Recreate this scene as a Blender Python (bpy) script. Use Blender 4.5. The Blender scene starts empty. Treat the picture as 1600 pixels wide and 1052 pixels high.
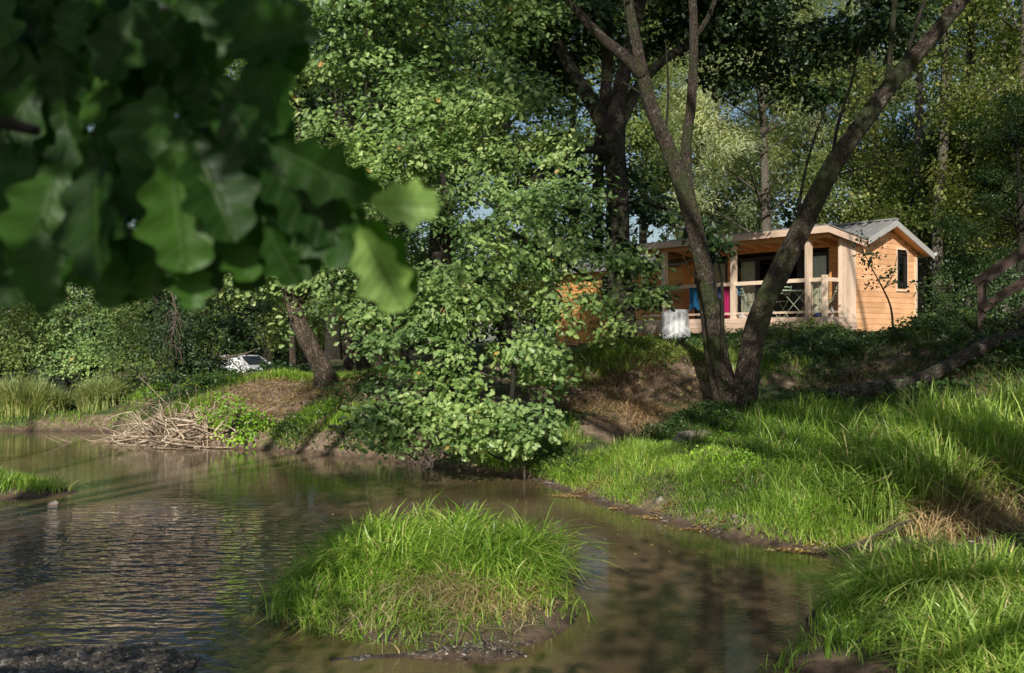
import bpy, math, random
import numpy as np
from mathutils import Vector, Matrix, noise
random.seed(7)
R = np.random.default_rng(7)
sc = bpy.context.scene
COL = sc.collection
F = 1556.0; CZ = 2.0; HY = 526.0
def P(px, py, Y): return np.array([(px-800)/F*Y, Y, CZ-(py-HY)/F*Y])
SUN = np.array([-0.15, -1.0, 0.0]); SUN /= np.linalg.norm(SUN)
ELEV = math.radians(30)
SUN = SUN*math.cos(ELEV); SUN[2] = math.sin(ELEV)

# ------------------------------------------------------------------ tagging
def tag(o, label=None, cat=None, group=None, kind=None):
    if label: o['label'] = label
    if cat: o['category'] = cat
    if group: o['group'] = group
    if kind: o['kind'] = kind
    return o
def empty(name, loc=(0, 0, 0), rz=0):
    o = bpy.data.objects.new(name, None); COL.objects.link(o)
    o.location = Vector([float(v) for v in loc]); o.rotation_euler = (0, 0, rz)
    o.empty_display_size = .1
    return o
def copy_tree(o, parent=None):
    c = o.copy(); COL.objects.link(c)
    if parent: c.parent = parent
    for ch in list(o.children): copy_tree(ch, c)
    return c

# ------------------------------------------------------------------ mesh accumulator
class Acc:
    def __init__(s): s.v = []; s.l = []; s.n = []; s.r = []; s.uv = []; s.nv = 0
    def add(s, verts, loops, sizes, rnd, uv=None):
        verts = np.asarray(verts, float).reshape(-1, 3)
        s.v.append(verts); s.l.append(np.asarray(loops, np.int64).ravel()+s.nv)
        sizes = np.asarray(sizes, np.int64).ravel(); s.n.append(sizes)
        rnd = np.broadcast_to(np.asarray(rnd, float), sizes.shape) if np.ndim(rnd) == 0 else np.asarray(rnd)
        s.r.append(rnd); s.nv += len(verts)
        s.uv.append(uv if uv is not None else np.zeros((len(verts), 2)))
    def box(s, x0, x1, y0, y1, z0, z1, rnd=None):
        if rnd is None: rnd = random.random()
        v = [(x, y, z) for z in (z0, z1) for y in (y0, y1) for x in (x0, x1)]
        f = [0, 2, 3, 1, 4, 5, 7, 6, 0, 1, 5, 4, 2, 6, 7, 3, 0, 4, 6, 2, 1, 3, 7, 5]
        s.add(v, f, [4]*6, rnd)
    def bar(s, a, b, w, h, up=(0, 0, 1), rnd=None):
        a = np.array(a, float); b = np.array(b, float); d = b-a; d /= np.linalg.norm(d)
        sd = np.cross(d, up); sd /= np.linalg.norm(sd); u = np.cross(sd, d)
        v = [p+sd*i*w/2+u*j*h/2 for p in (a, b) for i, j in ((-1, -1), (1, -1), (1, 1), (-1, 1))]
        f = [0, 1, 2, 3, 7, 6, 5, 4, 0, 4, 5, 1, 1, 5, 6, 2, 2, 6, 7, 3, 3, 7, 4, 0]
        s.add(v, f, [4]*6, random.random() if rnd is None else rnd)
    def tube(s, pts, rad, seg=8, rough=0.0, sub=4, rnd=None, cap=True):
        pts = np.array(pts, float); n = len(pts)
        rad = np.interp(np.linspace(0, 1, n), np.linspace(0, 1, len(rad)), rad)
        if sub > 1 and n > 2:
            q = []; rr = []
            for i in range(n-1):
                p0, p1, p2, p3 = pts[max(i-1, 0)], pts[i], pts[i+1], pts[min(i+2, n-1)]
                for k in range(sub):
                    t = k/sub
                    q.append(.5*((2*p1)+(p2-p0)*t+(2*p0-5*p1+4*p2-p3)*t*t+(3*p1-p0-3*p2+p3)*t**3))
                    rr.append(rad[i]*(1-t)+rad[i+1]*t)
            q.append(pts[-1]); rr.append(rad[-1]); pts = np.array(q); rad = np.array(rr); n = len(pts)
        d = np.gradient(pts, axis=0); d /= np.linalg.norm(d, axis=1)[:, None]+1e-9
        ref = np.array([.31, .95, .05]); V = []
        length = np.r_[0, np.cumsum(np.linalg.norm(np.diff(pts, axis=0), axis=1))]
        ph = random.random()*50
        UV = []
        for i in range(n):
            u = np.cross(d[i], ref); u /= np.linalg.norm(u)+1e-9; w = np.cross(d[i], u)
            for k in range(seg):
                a = 2*math.pi*k/seg
                r = rad[i]
                if rough:
                    r *= 1+rough*(noise.noise(Vector((math.cos(a)*1.6+ph, math.sin(a)*1.6, length[i]*1.3)))*1.2 + .5*noise.noise(Vector((math.cos(a)*5+ph, math.sin(a)*5, length[i]*2.1))))
                V.append(pts[i]+r*(math.cos(a)*u+math.sin(a)*w)); UV.append((k/seg, length[i]))
        i = np.repeat(np.arange(n-1), seg); k = np.tile(np.arange(seg), n-1); k2 = (k+1) % seg
        L = np.stack([i*seg+k, i*seg+k2, (i+1)*seg+k2, (i+1)*seg+k], 1)
        loops = list(L.ravel()); sizes = [4]*len(L)
        if cap:
            loops += list(range(seg))[::-1]; sizes.append(seg)
            loops += [(n-1)*seg+j for j in range(seg)]; sizes.append(seg)
        s.add(V, loops, sizes, random.random() if rnd is None else rnd, np.array(UV))
    def build(s, name, mat, parent=None, smooth=False):
        me = bpy.data.meshes.new(name)
        v = np.concatenate(s.v); l = np.concatenate(s.l); n = np.concatenate(s.n); r = np.concatenate(s.r)
        me.vertices.add(len(v)); me.vertices.foreach_set('co', v.astype(np.float32).ravel())
        me.loops.add(len(l)); me.loops.foreach_set('vertex_index', l.astype(np.int32))
        me.polygons.add(len(n)); st = np.r_[0, np.cumsum(n)[:-1]]
        me.polygons.foreach_set('loop_start', st.astype(np.int32))
        me.polygons.foreach_set('loop_total', n.astype(np.int32))
        me.polygons.foreach_set('use_smooth', np.full(len(n), bool(smooth)))
        me.update(calc_edges=True)
        a = me.attributes.new('rnd', 'FLOAT', 'FACE'); a.data.foreach_set('value', r.astype(np.float32))
        u = me.uv_layers.new(name='UVMap'); uv = np.concatenate(s.uv)[l]
        u.data.foreach_set('uv', uv.astype(np.float32).ravel())
        me.validate(clean_customdata=False)
        if mat: me.materials.append(mat)
        o = bpy.data.objects.new(name, me); COL.objects.link(o)
        if parent: o.parent = parent
        return o

# ------------------------------------------------------------------ materials
def mat(name):
    m = bpy.data.materials.new(name); m.use_nodes = True
    nt = m.node_tree; nt.nodes.clear()
    out = nt.nodes.new('ShaderNodeOutputMaterial')
    return m, nt, out
def N(nt, t, **kw):
    n = nt.nodes.new(t)
    for k, v in kw.items():
        if k.startswith('i_'):
            key = k[2:].replace('_', ' '); n.inputs[key].default_value = v
        else: setattr(n, k, v)
    return n
def ramp(nt, fac, stops):
    r = nt.nodes.new('ShaderNodeValToRGB'); el = r.color_ramp.elements
    while len(el) < len(stops): el.new(.5)
    for e, (p, c) in zip(el, stops):
        e.position = p; e.color = (*c, 1) if len(c) == 3 else c
    nt.links.new(fac, r.inputs[0]); return r.outputs[0]
def mixc(nt, fac, a, b, mode='MIX'):
    m = nt.nodes.new('ShaderNodeMix'); m.data_type = 'RGBA'; m.blend_type = mode
    for sock, v in ((m.inputs[0], fac), (m.inputs[6], a), (m.inputs[7], b)):
        if hasattr(v, 'is_output'): nt.links.new(v, sock)
        else: sock.default_value = v if not isinstance(v, tuple) else (*v[:3], 1)
    return m.outputs[2]
def coords(nt, kind='Object', scale=(1, 1, 1)):
    t = nt.nodes.new('ShaderNodeTexCoord'); mp = nt.nodes.new('ShaderNodeMapping')
    nt.links.new(t.outputs[kind], mp.inputs[0]); mp.inputs['Scale'].default_value = scale
    return mp.outputs[0]
def noise_t(nt, co, scale, detail=4, rough=.55):
    n = N(nt, 'ShaderNodeTexNoise', i_Scale=scale, i_Detail=detail, i_Roughness=rough)
    if co is not None: nt.links.new(co, n.inputs['Vector'])
    return n.outputs[0]
def bump(nt, h, strength, dist=.02, normal=None):
    b = N(nt, 'ShaderNodeBump', i_Strength=strength, i_Distance=dist); nt.links.new(h, b.inputs['Height'])
    if normal: nt.links.new(normal, b.inputs['Normal'])
    return b.outputs[0]
def attr(nt): return N(nt, 'ShaderNodeAttribute', attribute_name='rnd').outputs['Fac']

def leaf_mat(name, stops, trans=.4, rough=.42, tint=(1.25, 1.3, .55), spec=.5):
    m, nt, out = mat(name)
    a = attr(nt)
    big = noise_t(nt, coords(nt, 'Object'), .45, 2)
    c = ramp(nt, a, stops)
    v = ramp(nt, big, [(.3, (.62, .68, .66)), (.7, (1.3, 1.22, 1.0))])
    c = mixc(nt, 1.0, c, v, 'MULTIPLY')
    p = N(nt, 'ShaderNodeBsdfPrincipled', i_Roughness=rough)
    p.inputs['Specular IOR Level'].default_value = spec
    nt.links.new(c, p.inputs['Base Color'])
    tr = N(nt, 'ShaderNodeBsdfTranslucent')
    nt.links.new(mixc(nt, 1.0, c, tint, 'MULTIPLY'), tr.inputs[0])
    ms = N(nt, 'ShaderNodeMixShader'); ms.inputs[0].default_value = trans
    nt.links.new(p.outputs[0], ms.inputs[1]); nt.links.new(tr.outputs[0], ms.inputs[2])
    nt.links.new(ms.outputs[0], out.inputs[0])
    return m
L_oak = leaf_mat('oak_leaf', [(0, (.06, .12, .04)), (.35, (.17, .29, .09)), (.75, (.38, .52, .20)), (.95, (.56, .66, .33)), (1, (.56, .36, .12))], .30, .42, (1.1, 1.2, .5), .5)
L_dark = leaf_mat('dark_leaf', [(0, (.018, .042, .014)), (.6, (.035, .075, .02)), (1, (.08, .12, .03))], .3, .45)  # canopy shade put into the colour: far darker than the sunlit oak leaf
L_poplar = leaf_mat('poplar_leaf', [(0, (.07, .11, .03)), (.5, (.16, .21, .06)), (.85, (.34, .38, .14)), (1, (.55, .50, .20))], .42, .35)
L_willow = leaf_mat('willow_leaf', [(0, (.32, .38, .22)), (.6, (.50, .56, .36)), (1, (.68, .72, .50))], .42, .4)
L_bush = leaf_mat('bush_leaf', [(0, (.08, .13, .035)), (.55, (.17, .24, .07)), (.92, (.30, .36, .12)), (1, (.40, .33, .12))], .38, .42)
L_bright = leaf_mat('bright_leaf', [(0, (.15, .32, .03)), (.6, (.28, .50, .05)), (1, (.44, .64, .09))], .4, .4)
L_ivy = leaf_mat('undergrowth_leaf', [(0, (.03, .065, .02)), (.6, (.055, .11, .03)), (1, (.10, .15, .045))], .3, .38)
L_grass = leaf_mat('grass_blade', [(0, (.13, .26, .03)), (.5, (.30, .50, .07)), (.85, (.52, .68, .16)), (.93, (.60, .60, .22)), (1, (.74, .58, .34))], .42, .4, (1.2, 1.25, .5))
L_reed = leaf_mat('reed_blade', [(0, (.14, .26, .045)), (.5, (.34, .52, .11)), (.8, (.54, .68, .21)), (1, (.74, .62, .38))], .42, .4, (1.2, 1.2, .5))
L_dry = leaf_mat('dry_blade', [(0, (.22, .15, .07)), (.6, (.42, .31, .17)), (1, (.6, .48, .3))], .25, .6, (1.1, 1, .8))
L_drydark = leaf_mat('dead_stalk', [(0, (.10, .065, .035)), (.6, (.22, .15, .085)), (1, (.36, .26, .16))], .2, .6, (1.1, 1, .8))
L_slope = leaf_mat('slope_blade', [(0, (.06, .10, .025)), (.6, (.12, .18, .045)), (.9, (.20, .26, .07)), (1, (.34, .26, .14))], .35, .5)  # darker grass copy with the slope's shade in its colour; also olive tufts
L_litter = leaf_mat('fallen_leaf', [(0, (.30, .18, .07)), (.6, (.5, .33, .13)), (1, (.65, .5, .28))], .15, .5, (1, 1, .8))

def bark_mat(name, dark, light, moss=0.0, lichen=0.0, uvs=True):
    m, nt, out = mat(name)
    co = coords(nt, 'UV', (20, 3.2, 1)); ob = coords(nt, 'Object')
    v = N(nt, 'ShaderNodeTexVoronoi', i_Scale=2.2, feature='DISTANCE_TO_EDGE')
    w = N(nt, 'ShaderNodeVectorMath', operation='ADD')
    nz = N(nt, 'ShaderNodeTexNoise', i_Scale=7.0, i_Detail=5.0); nt.links.new(ob, nz.inputs['Vector'])
    sc_ = N(nt, 'ShaderNodeVectorMath', operation='SCALE'); sc_.inputs['Scale'].default_value = 1.6
    nt.links.new(nz.outputs['Color'], sc_.inputs[0])
    nt.links.new(co, w.inputs[0]); nt.links.new(sc_.outputs[0], w.inputs[1])
    nt.links.new(w.outputs[0], v.inputs['Vector'])
    fur = ramp(nt, v.outputs['Distance'], [(0, (0, 0, 0)), (.28, (1, 1, 1))])
    fine = noise_t(nt, ob, 22, 6, .65)
    c = ramp(nt, fine, [(.3, dark), (.7, light)])
    c = mixc(nt, 1.0, c, ramp(nt, v.outputs['Distance'], [(0, (.28, .26, .25)), (.3, (1.15, 1.15, 1.15))]), 'MULTIPLY')
    if lichen:
        lf = ramp(nt, noise_t(nt, ob, 9, 5, .7), [(.60, (0, 0, 0)), (.66, (lichen,)*3)])
        c = mixc(nt, lf, c, (.42, .43, .38))
    if moss:
        mf = ramp(nt, noise_t(nt, ob, 1.7, 5, .7), [(.48, (0, 0, 0)), (.6, (moss,)*3)])
        c = mixc(nt, mf, c, (.055, .075, .018))
    p = N(nt, 'ShaderNodeBsdfPrincipled', i_Roughness=.9)
    nt.links.new(c, p.inputs['Base Color'])
    b = bump(nt, fur, 1.0, .03); b = bump(nt, fine, .6, .015, b)
    nt.links.new(b, p.inputs['Normal']); nt.links.new(p.outputs[0], out.inputs[0])
    return m
B_v = bark_mat('furrowed_bark', (.06, .043, .032), (.20, .145, .105), .9, .6)
B_dark = bark_mat('dark_bark', (.035, .026, .02), (.11, .085, .065), .5, .3)
B_tan = bark_mat('tan_bark', (.11, .08, .055), (.27, .205, .14), .3, .4)
B_pale = bark_mat('pale_bark', (.20, .17, .13), (.42, .37, .3), .1, .4)
B_dead = bark_mat('dead_wood', (.33, .25, .18), (.62, .5, .38), 0, .2)
B_log = bark_mat('log_bark', (.07, .055, .045), (.24, .19, .155), .3, .5)

def wood_mat(name, c0, c1, c2, axis=0, rough=.65, weather=.0):
    m, nt, out = mat(name)
    s = [14, 14, 14]; s[axis] = .9
    g = noise_t(nt, coords(nt, 'Object', tuple(s)), 2.4, 6, .65)
    a = attr(nt)
    c = ramp(nt, g, [(.25, c0), (.55, c1), (.8, c2)])
    v = ramp(nt, a, [(0, (.80, .77, .74)), (1, (1.12, 1.12, 1.12))])
    c = mixc(nt, 1.0, c, v, 'MULTIPLY')
    st = noise_t(nt, coords(nt, 'Object'), 1.3, 4, .6)
    c = mixc(nt, 1.0, c, ramp(nt, st, [(.3, (.82, .78, .76)), (.65, (1.05, 1.05, 1.05))]), 'MULTIPLY')
    p = N(nt, 'ShaderNodeBsdfPrincipled', i_Roughness=rough); nt.links.new(c, p.inputs['Base Color'])
    nt.links.new(bump(nt, g, .35, .006), p.inputs['Normal']); nt.links.new(p.outputs[0], out.inputs[0])
    return m
W_y = wood_mat('larch_cladding', (.78, .40, .19), (.94, .54, .29), (.97, .66, .42), 1)
W_x = wood_mat('larch_front_cladding', (.74, .33, .11), (.92, .47, .17), (.96, .56, .26), 0)
W_deck = wood_mat('weathered_deck_board', (.62, .43, .32), (.80, .60, .47), (.88, .71, .58), 0)
W_decky = wood_mat('weathered_side_board', (.62, .43, .32), (.80, .60, .47), (.88, .71, .58), 1)
W_post = wood_mat('pale_post_wood', (.70, .52, .38), (.88, .70, .54), (.94, .80, .66), 2)
W_soff = wood_mat('orange_soffit_wood', (.78, .38, .13), (.92, .48, .19), (.95, .56, .26), 0)
W_stair = wood_mat('dark_stair_wood', (.035, .02, .014), (.07, .04, .028), (.11, .065, .045), 0)
def plain(name, c, rough=.5, metal=0, var=.12, sc_=6, bmp=0.0):
    m, nt, out = mat(name)
    n = noise_t(nt, coords(nt, 'Object'), sc_, 5, .6)
    col = mixc(nt, 1.0, tuple(c), ramp(nt, n, [(.3, (1-var*1.6,)*3), (.7, (1+var,)*3)]), 'MULTIPLY')
    p = N(nt, 'ShaderNodeBsdfPrincipled', i_Roughness=rough, i_Metallic=metal); nt.links.new(col, p.inputs['Base Color'])
    if bmp: nt.links.new(bump(nt, n, bmp, .02), p.inputs['Normal'])
    nt.links.new(p.outputs[0], out.inputs[0]); return m
M_roof = plain('grey_metal_roof', (.36, .35, .34), .45, .3, .12, 3)
M_trim = plain('pale_grey_trim', (.50, .48, .46), .5, .1, .06, 4)
M_frame = plain('dark_brown_frame', (.018, .012, .01), .4)
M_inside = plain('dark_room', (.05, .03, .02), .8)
M_curtain = plain('beige_curtain', (.80, .72, .56), .9, 0, .08, 3)
M_wire = plain('wire_mesh', (.05, .045, .04), .5, .4)
M_green = plain('pale_green_metal', (.42, .52, .40), .45, .0)
M_white = plain('white_plastic', (.78, .78, .77), .5, 0, .05)
M_tarp = plain('white_cover_cloth', (.90, .90, .90), .7, 0, .1, 5, .6)
M_blue = plain('blue_towel', (.03, .25, .55), .9, 0, .25, 9)
M_navy = plain('navy_cloth', (.05, .09, .30), .9)
M_pink = plain('magenta_towel', (.55, .01, .14), .9)
M_black = plain('black_rubber', (.02, .02, .022), .7)
M_carw = plain('white_car_paint', (.75, .76, .78), .22, 0, .03)
M_stone = plain('mud_stone', (.26, .22, .18), .9, 0, .35, 14, .8)
M_pebble = plain('wet_pebble', (.09, .075, .06), .35, 0, .4, 11, .5)
M_lamp = plain('headlamp_glass', (.6, .62, .65), .1, .5)
def glass():
    m, nt, out = mat('window_glass')
    g = N(nt, 'ShaderNodeBsdfGlossy', i_Roughness=.02); g.inputs[0].default_value = (.9, .9, .9, 1)
    t = N(nt, 'ShaderNodeBsdfTransparent'); t.inputs[0].default_value = (.88, .9, .88, 1)
    lw = N(nt, 'ShaderNodeLayerWeight', i_Blend=.5)
    fr = ramp(nt, lw.outputs['Facing'], [(0, (.06,)*3), (.5, (.10,)*3), (1, (1,)*3)])
    ms = N(nt, 'ShaderNodeMixShader'); nt.links.new(fr, ms.inputs[0])
    nt.links.new(t.outputs[0], ms.inputs[1]); nt.links.new(g.outputs[0], ms.inputs[2])
    nt.links.new(ms.outputs[0], out.inputs[0]); return m
M_glass = glass()
M_carglass = plain('dark_car_glass', (.03, .04, .05), .05)

# ------------------------------------------------------------------ terrain
def S(px, py):
    Y = F*CZ/(py-HY); return ((px-800)/F*Y, Y)
far_shore = [(-70, 24), (-30, 22.6), S(0, 673), S(90, 674), S(160, 673), S(200, 684), S(235, 694), S(330, 701), S(400, 702), S(500, 711), S(620, 720), S(720, 736), S(830, 748),
             S(895, 772), S(960, 792), S(1050, 816), S(1140, 840), S(1200, 850), S(1270, 862), (2.95, 8.75), (2.75, 8.1), (2.35, 7.5), (2.1, 7.1), (1.95, 6.6), (2.05, 6.0), (2.5, 5.3), (3.0, 4), (3.6, 1), (4, -6), (5, -40)]
near_shore = [(0.5, -40), (1.0, -6), (.9, -1), (.4, 2.2), (-.6, 3.8), (-1.4, 4.9), (-1.85, 5.6), (-1.95, 6.15), (-2.3, 6.38), (-3.2, 6.3), (-4.5, 6.5), (-8, 7.2), (-30, 9.5), (-70, 10)]
RIV = np.array(far_shore+near_shore)
def river_sd(x, y):
    d = np.full(x.shape, 1e9); inside = np.zeros(x.shape, bool); n = len(RIV)
    for i in range(n):
        a = RIV[i]; b = RIV[(i+1) % n]; e = b-a
        t = np.clip(((x-a[0])*e[0]+(y-a[1])*e[1])/(e@e+1e-12), 0, 1)
        d = np.minimum(d, (x-a[0]-t*e[0])**2+(y-a[1]-t*e[1])**2)
        c = ((a[1] > y) != (b[1] > y)); xi = a[0]+(y-a[1])/(b[1]-a[1]+1e-12)*(b[0]-a[0])
        inside ^= c & (x < xi)
    d = np.sqrt(d); return np.where(inside, -d, d)
def cp(px, py, Y): p = P(px, py, Y); return (p[0], p[1], p[2])
CPS = np.array([cp(1150, 648, 15.5), cp(1000, 545, 19), cp(900, 645, 16.2), cp(960, 695, 15), cp(1100, 560, 19), cp(1200, 560, 19), cp(1200, 538, 22), cp(870, 560, 19.5),
    (7.9, 25.1, 1.82), (5, 29, 1.8), (6.2, 24.3, 1.85), (9.2, 23.6, 1.9), cp(1450, 527, 24), cp(1550, 520, 21.5), cp(1300, 628, 15.5), cp(1545, 560, 17), cp(1535, 508, 17.6), cp(1350, 655, 14), cp(1300, 712, 12.3), cp(1200, 700, 13), cp(1050, 705, 13.5),
    (5, 10.5, .5), (7, 11, .8), (4, 9.4, .15), (6, 8, .35), (4.2, 7, .14), (3.3, 6.4, .1), (5.5, 6, .3), (4.0, 11.5, .45), (5.2, 13, .8),
    cp(430, 645, 18.5), cp(430, 592, 20.5), cp(515, 598, 19.3), cp(600, 585, 19), cp(660, 640, 17.3), cp(760, 600, 18), cp(300, 600, 22), cp(330, 592, 23), cp(200, 645, 23.5), cp(0, 645, 25), cp(100, 640, 25),
    (-20, 40, .3), (-8.5, 34, .1), (-10, 42, -.3), (-13, 50, -.4), (-16, 58, -.3), (-4, 30, 1.2), (0, 35, 1.5), (5, 40, 2), (15, 40, 2.2), (20, 30, 2.3), (12, 20, 2.4), (10, 15, 2.0), (9, 12, 1.4), (10, 6, 1.0), (10, -5, 1),
    (-20, 27, .5), (-35, 30, .6), (0, 60, 1.5), (20, 60, 2.5), (-30, 60, 1), (-3, 4, .10), (-2.4, 5.4, .05), (-3.2, 5.6, .06), (-1, 0, .35), (-6, 2, .5), (-15, 3, .6), (-5, -8, .5), (25, 10, 2.5), (-5, 5.8, .07)])
def height(x, y, nz=True):
    x = np.asarray(x, float); y = np.asarray(y, float); sh = x.shape; x = x.ravel(); y = y.ravel()
    d = river_sd(x, y)
    H = np.zeros(x.shape); W = np.zeros(x.shape)
    for c in CPS:
        w = 1/((x-c[0])**2+(y-c[1])**2+.35)**1.8; H += w*c[2]; W += w
    H /= W
    n = (np.sin(x*8.7+y*3.2+np.sin(y*5))*np.sin(y*9.3-x*4.1)*.03 + np.sin(x*2.1+1.3*np.sin(y*1.7))*np.sin(y*2.6+.7*np.sin(x*1.9))*.05 + np.sin(x*5.3+y*2.2)*np.sin(y*6.1-x*1.4)*.02 + np.sin(x*13+y*7)*np.sin(y*15-x*6)*.006)
    up = np.clip(d, 0, None); sc_h = np.where(x > .5, 1.0, .8)
    z = np.where(d > 0, .015+(1-np.exp(-up/sc_h))*H*1.03 + n*np.clip(up/1.2, 0, 1), -.42*(1-np.exp(d/.7)))
    z = z + np.where(d > 0, 0.03*np.clip(up*4, 0, 1), 0)
    # two small islands in the stream
    for cx, cy, rx, ry, h in ((-.62, 7.65, 1.12, 1.25, .24), (-7.6, 12.75, 2.2, .62, .22), (-.30, 6.25, .40, .10, .05), (2.05, 6.05, .35, .3, .12)):
        q = np.sqrt(((x-cx)/rx)**2+((y-cy)/ry)**2) * (1+.12*np.sin(3*np.arctan2(y-cy, x-cx)+1))
        z = np.maximum(z, -.42+(h+.42)*np.clip(1.55-q**1.4*.62 - .5, 0, 1) ** .55 if False else h*(1-q**2.2)+n*.2)
    return np.maximum(z, -.45).reshape(sh)
def axis(segs):
    out = []
    for a, b, s in segs: out.append(np.arange(a, b, s))
    return np.unique(np.round(np.concatenate(out), 4))
gx = axis([(-90, -30, 5), (-30, -12, .6), (-12, 12, .085), (12, 30, .6), (30, 95.1, 5)])
gy = axis([(-45, -5, 3), (-5, 4, .4), (4, 20, .085), (20, 32, .2), (32, 60, 1.2), (60, 140.1, 8)])
XX, YY = np.meshgrid(gx, gy)
ZZ = height(XX, YY)
nx, ny = len(gx), len(gy)
a = Acc(); ii = np.arange((ny-1)*nx).reshape(ny-1, nx)[:, :-1].ravel()
a.add(np.stack([XX, YY, ZZ], -1), np.stack([ii, ii+1, ii+nx+1, ii+nx], 1), [4]*len(ii), 0.5)
def ground_mat():
    m, nt, out = mat('river_bank_soil')
    co = coords(nt, 'Object'); geo = N(nt, 'ShaderNodeNewGeometry'); sx = N(nt, 'ShaderNodeSeparateXYZ')
    nt.links.new(geo.outputs['Position'], sx.inputs[0])
    sn = N(nt, 'ShaderNodeSeparateXYZ'); nt.links.new(geo.outputs['Normal'], sn.inputs[0])
    f = noise_t(nt, co, 9, 8, .7); b = noise_t(nt, co, .8, 4, .6)
    dirt = ramp(nt, f, [(.3, (.08, .052, .034)), (.52, (.21, .145, .10)), (.75, (.38, .28, .20))])
    green = ramp(nt, f, [(.3, (.03, .045, .012)), (.7, (.08, .10, .03))])
    gf = N(nt, 'ShaderNodeMath', operation='MULTIPLY_ADD'); nt.links.new(sn.outputs['Z'], gf.inputs[0]); gf.inputs[1].default_value = 2.2; gf.inputs[2].default_value = -2.0
    ga = N(nt, 'ShaderNodeMath', operation='ADD'); nt.links.new(gf.outputs[0], ga.inputs[0]); nt.links.new(b, ga.inputs[1])
    c = mixc(nt, ramp(nt, ga.outputs[0], [(.45, (0, 0, 0)), (.62, (1, 1, 1))]), dirt, green)
    wet = ramp(nt, sx.outputs['Z'], [(.0, (1, 1, 1)), (.09, (0, 0, 0))])
    c = mixc(nt, wet, c, mixc(nt, 1.0, dirt, (.42, .38, .34), 'MULTIPLY'))
    bed = ramp(nt, b, [(.35, (.13, .09, .055)), (.65, (.30, .22, .14))])
    bed = mixc(nt, 1.0, bed, ramp(nt, f, [(.3, (.6, .6, .6)), (.7, (1.1, 1.1, 1.1))]), 'MULTIPLY')
    under = N(nt, 'ShaderNodeMath', operation='LESS_THAN'); nt.links.new(sx.outputs['Z'], under.inputs[0]); under.inputs[1].default_value = -.02
    c = mixc(nt, under.outputs[0], c, bed)
    p = N(nt, 'ShaderNodeBsdfPrincipled', i_Roughness=.9); nt.links.new(c, p.inputs['Base Color'])
    nt.links.new(bump(nt, f, .8, .05), p.inputs['Normal']); nt.links.new(p.outputs[0], out.inputs[0]); return m
M_ground = ground_mat()
tag(a.build('ground', M_ground, smooth=True), 'brown earth river banks and stream bed', kind='structure')

def water_mat():
    m, nt, out = mat('stream_water')
    geo = N(nt, 'ShaderNodeNewGeometry'); sx = N(nt, 'ShaderNodeSeparateXYZ'); nt.links.new(geo.outputs['Position'], sx.inputs[0])
    co = coords(nt, 'Object', (1.0, 1.6, 1))
    n1 = noise_t(nt, co, 1.6, 3, .5); n2 = noise_t(nt, coords(nt, 'Object', (1, 2.2, 1)), 9, 3, .55)
    n3 = noise_t(nt, coords(nt, 'Object', (1.0, 2.0, 1)), 4.2, 2, .5)
    # riffle where the stream runs shallow
    v = N(nt, 'ShaderNodeVectorMath', operation='DISTANCE'); nt.links.new(geo.outputs['Position'], v.inputs[0]); v.inputs[1].default_value = (-5.0, 8.3, 0)
    rf = ramp(nt, v.outputs['Value'], [(0, (1, 1, 1)), (.28, (1, 1, 1)), (.0, (1, 1, 1))][:2])
    mr = N(nt, 'ShaderNodeMapRange'); nt.links.new(v.outputs['Value'], mr.inputs[0])
    mr.inputs['From Min'].default_value = .4; mr.inputs['From Max'].default_value = 5.0; mr.interpolation_type = 'SMOOTHERSTEP'; mr.inputs['To Min'].default_value = 1; mr.inputs['To Max'].default_value = 0
    b1 = bump(nt, n1, .02, .12); b2 = bump(nt, n2, .08, .02, b1)
    b3 = N(nt, 'ShaderNodeBump', i_Distance=.30); nt.links.new(n3, b3.inputs['Height']); nt.links.new(b2, b3.inputs['Normal'])
    mm = N(nt, 'ShaderNodeMath', operation='MULTIPLY'); nt.links.new(mr.outputs[0], mm.inputs[0]); mm.inputs[1].default_value = .62
    nt.links.new(mm.outputs[0], b3.inputs['Strength'])
    nrm = b3.outputs[0]
    g = N(nt, 'ShaderNodeBsdfGlossy', i_Roughness=.012); g.inputs[0].default_value = (.97, .98, 1, 1); nt.links.new(nrm, g.inputs['Normal'])
    d = N(nt, 'ShaderNodeBsdfDiffuse')
    nt.links.new(ramp(nt, noise_t(nt, coords(nt, 'Object'), .33, 3), [(.38, (.10, .07, .038)), (.62, (.25, .175, .10))]), d.inputs[0])
    body = d.inputs[0].links[0].from_socket; riffle_shade = ramp(nt, mr.outputs[0], [(0, (1, 1, 1)), (.8, (.5, .48, .44))]); nt.links.new(mixc(nt, 1.0, body, riffle_shade, 'MULTIPLY'), d.inputs[0])  # shade over the riffle is put into the water colour here
    t = N(nt, 'ShaderNodeBsdfTransparent'); t.inputs[0].default_value = (.62, .55, .42, 1)
    m1 = N(nt, 'ShaderNodeMixShader'); m1.inputs[0].default_value = .82
    nt.links.new(t.outputs[0], m1.inputs[1]); nt.links.new(d.outputs[0], m1.inputs[2])
    fr = N(nt, 'ShaderNodeFresnel', i_IOR=1.7); nt.links.new(nrm, fr.inputs['Normal'])
    m2 = N(nt, 'ShaderNodeMixShader'); nt.links.new(fr.outputs[0], m2.inputs[0]); nt.links.new(m1.outputs[0], m2.inputs[1]); nt.links.new(g.outputs[0], m2.inputs[2])
    nt.links.new(m2.outputs[0], out.inputs[0]); return m
a = Acc(); a.add([(-70, -40, 0), (12, -40, 0), (12, 24.5, 0), (-70, 24.5, 0)], [0, 1, 2, 3], [4], .5)
tag(a.build('water', water_mat()), 'brown slow stream reflecting the trees', kind='structure')

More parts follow.
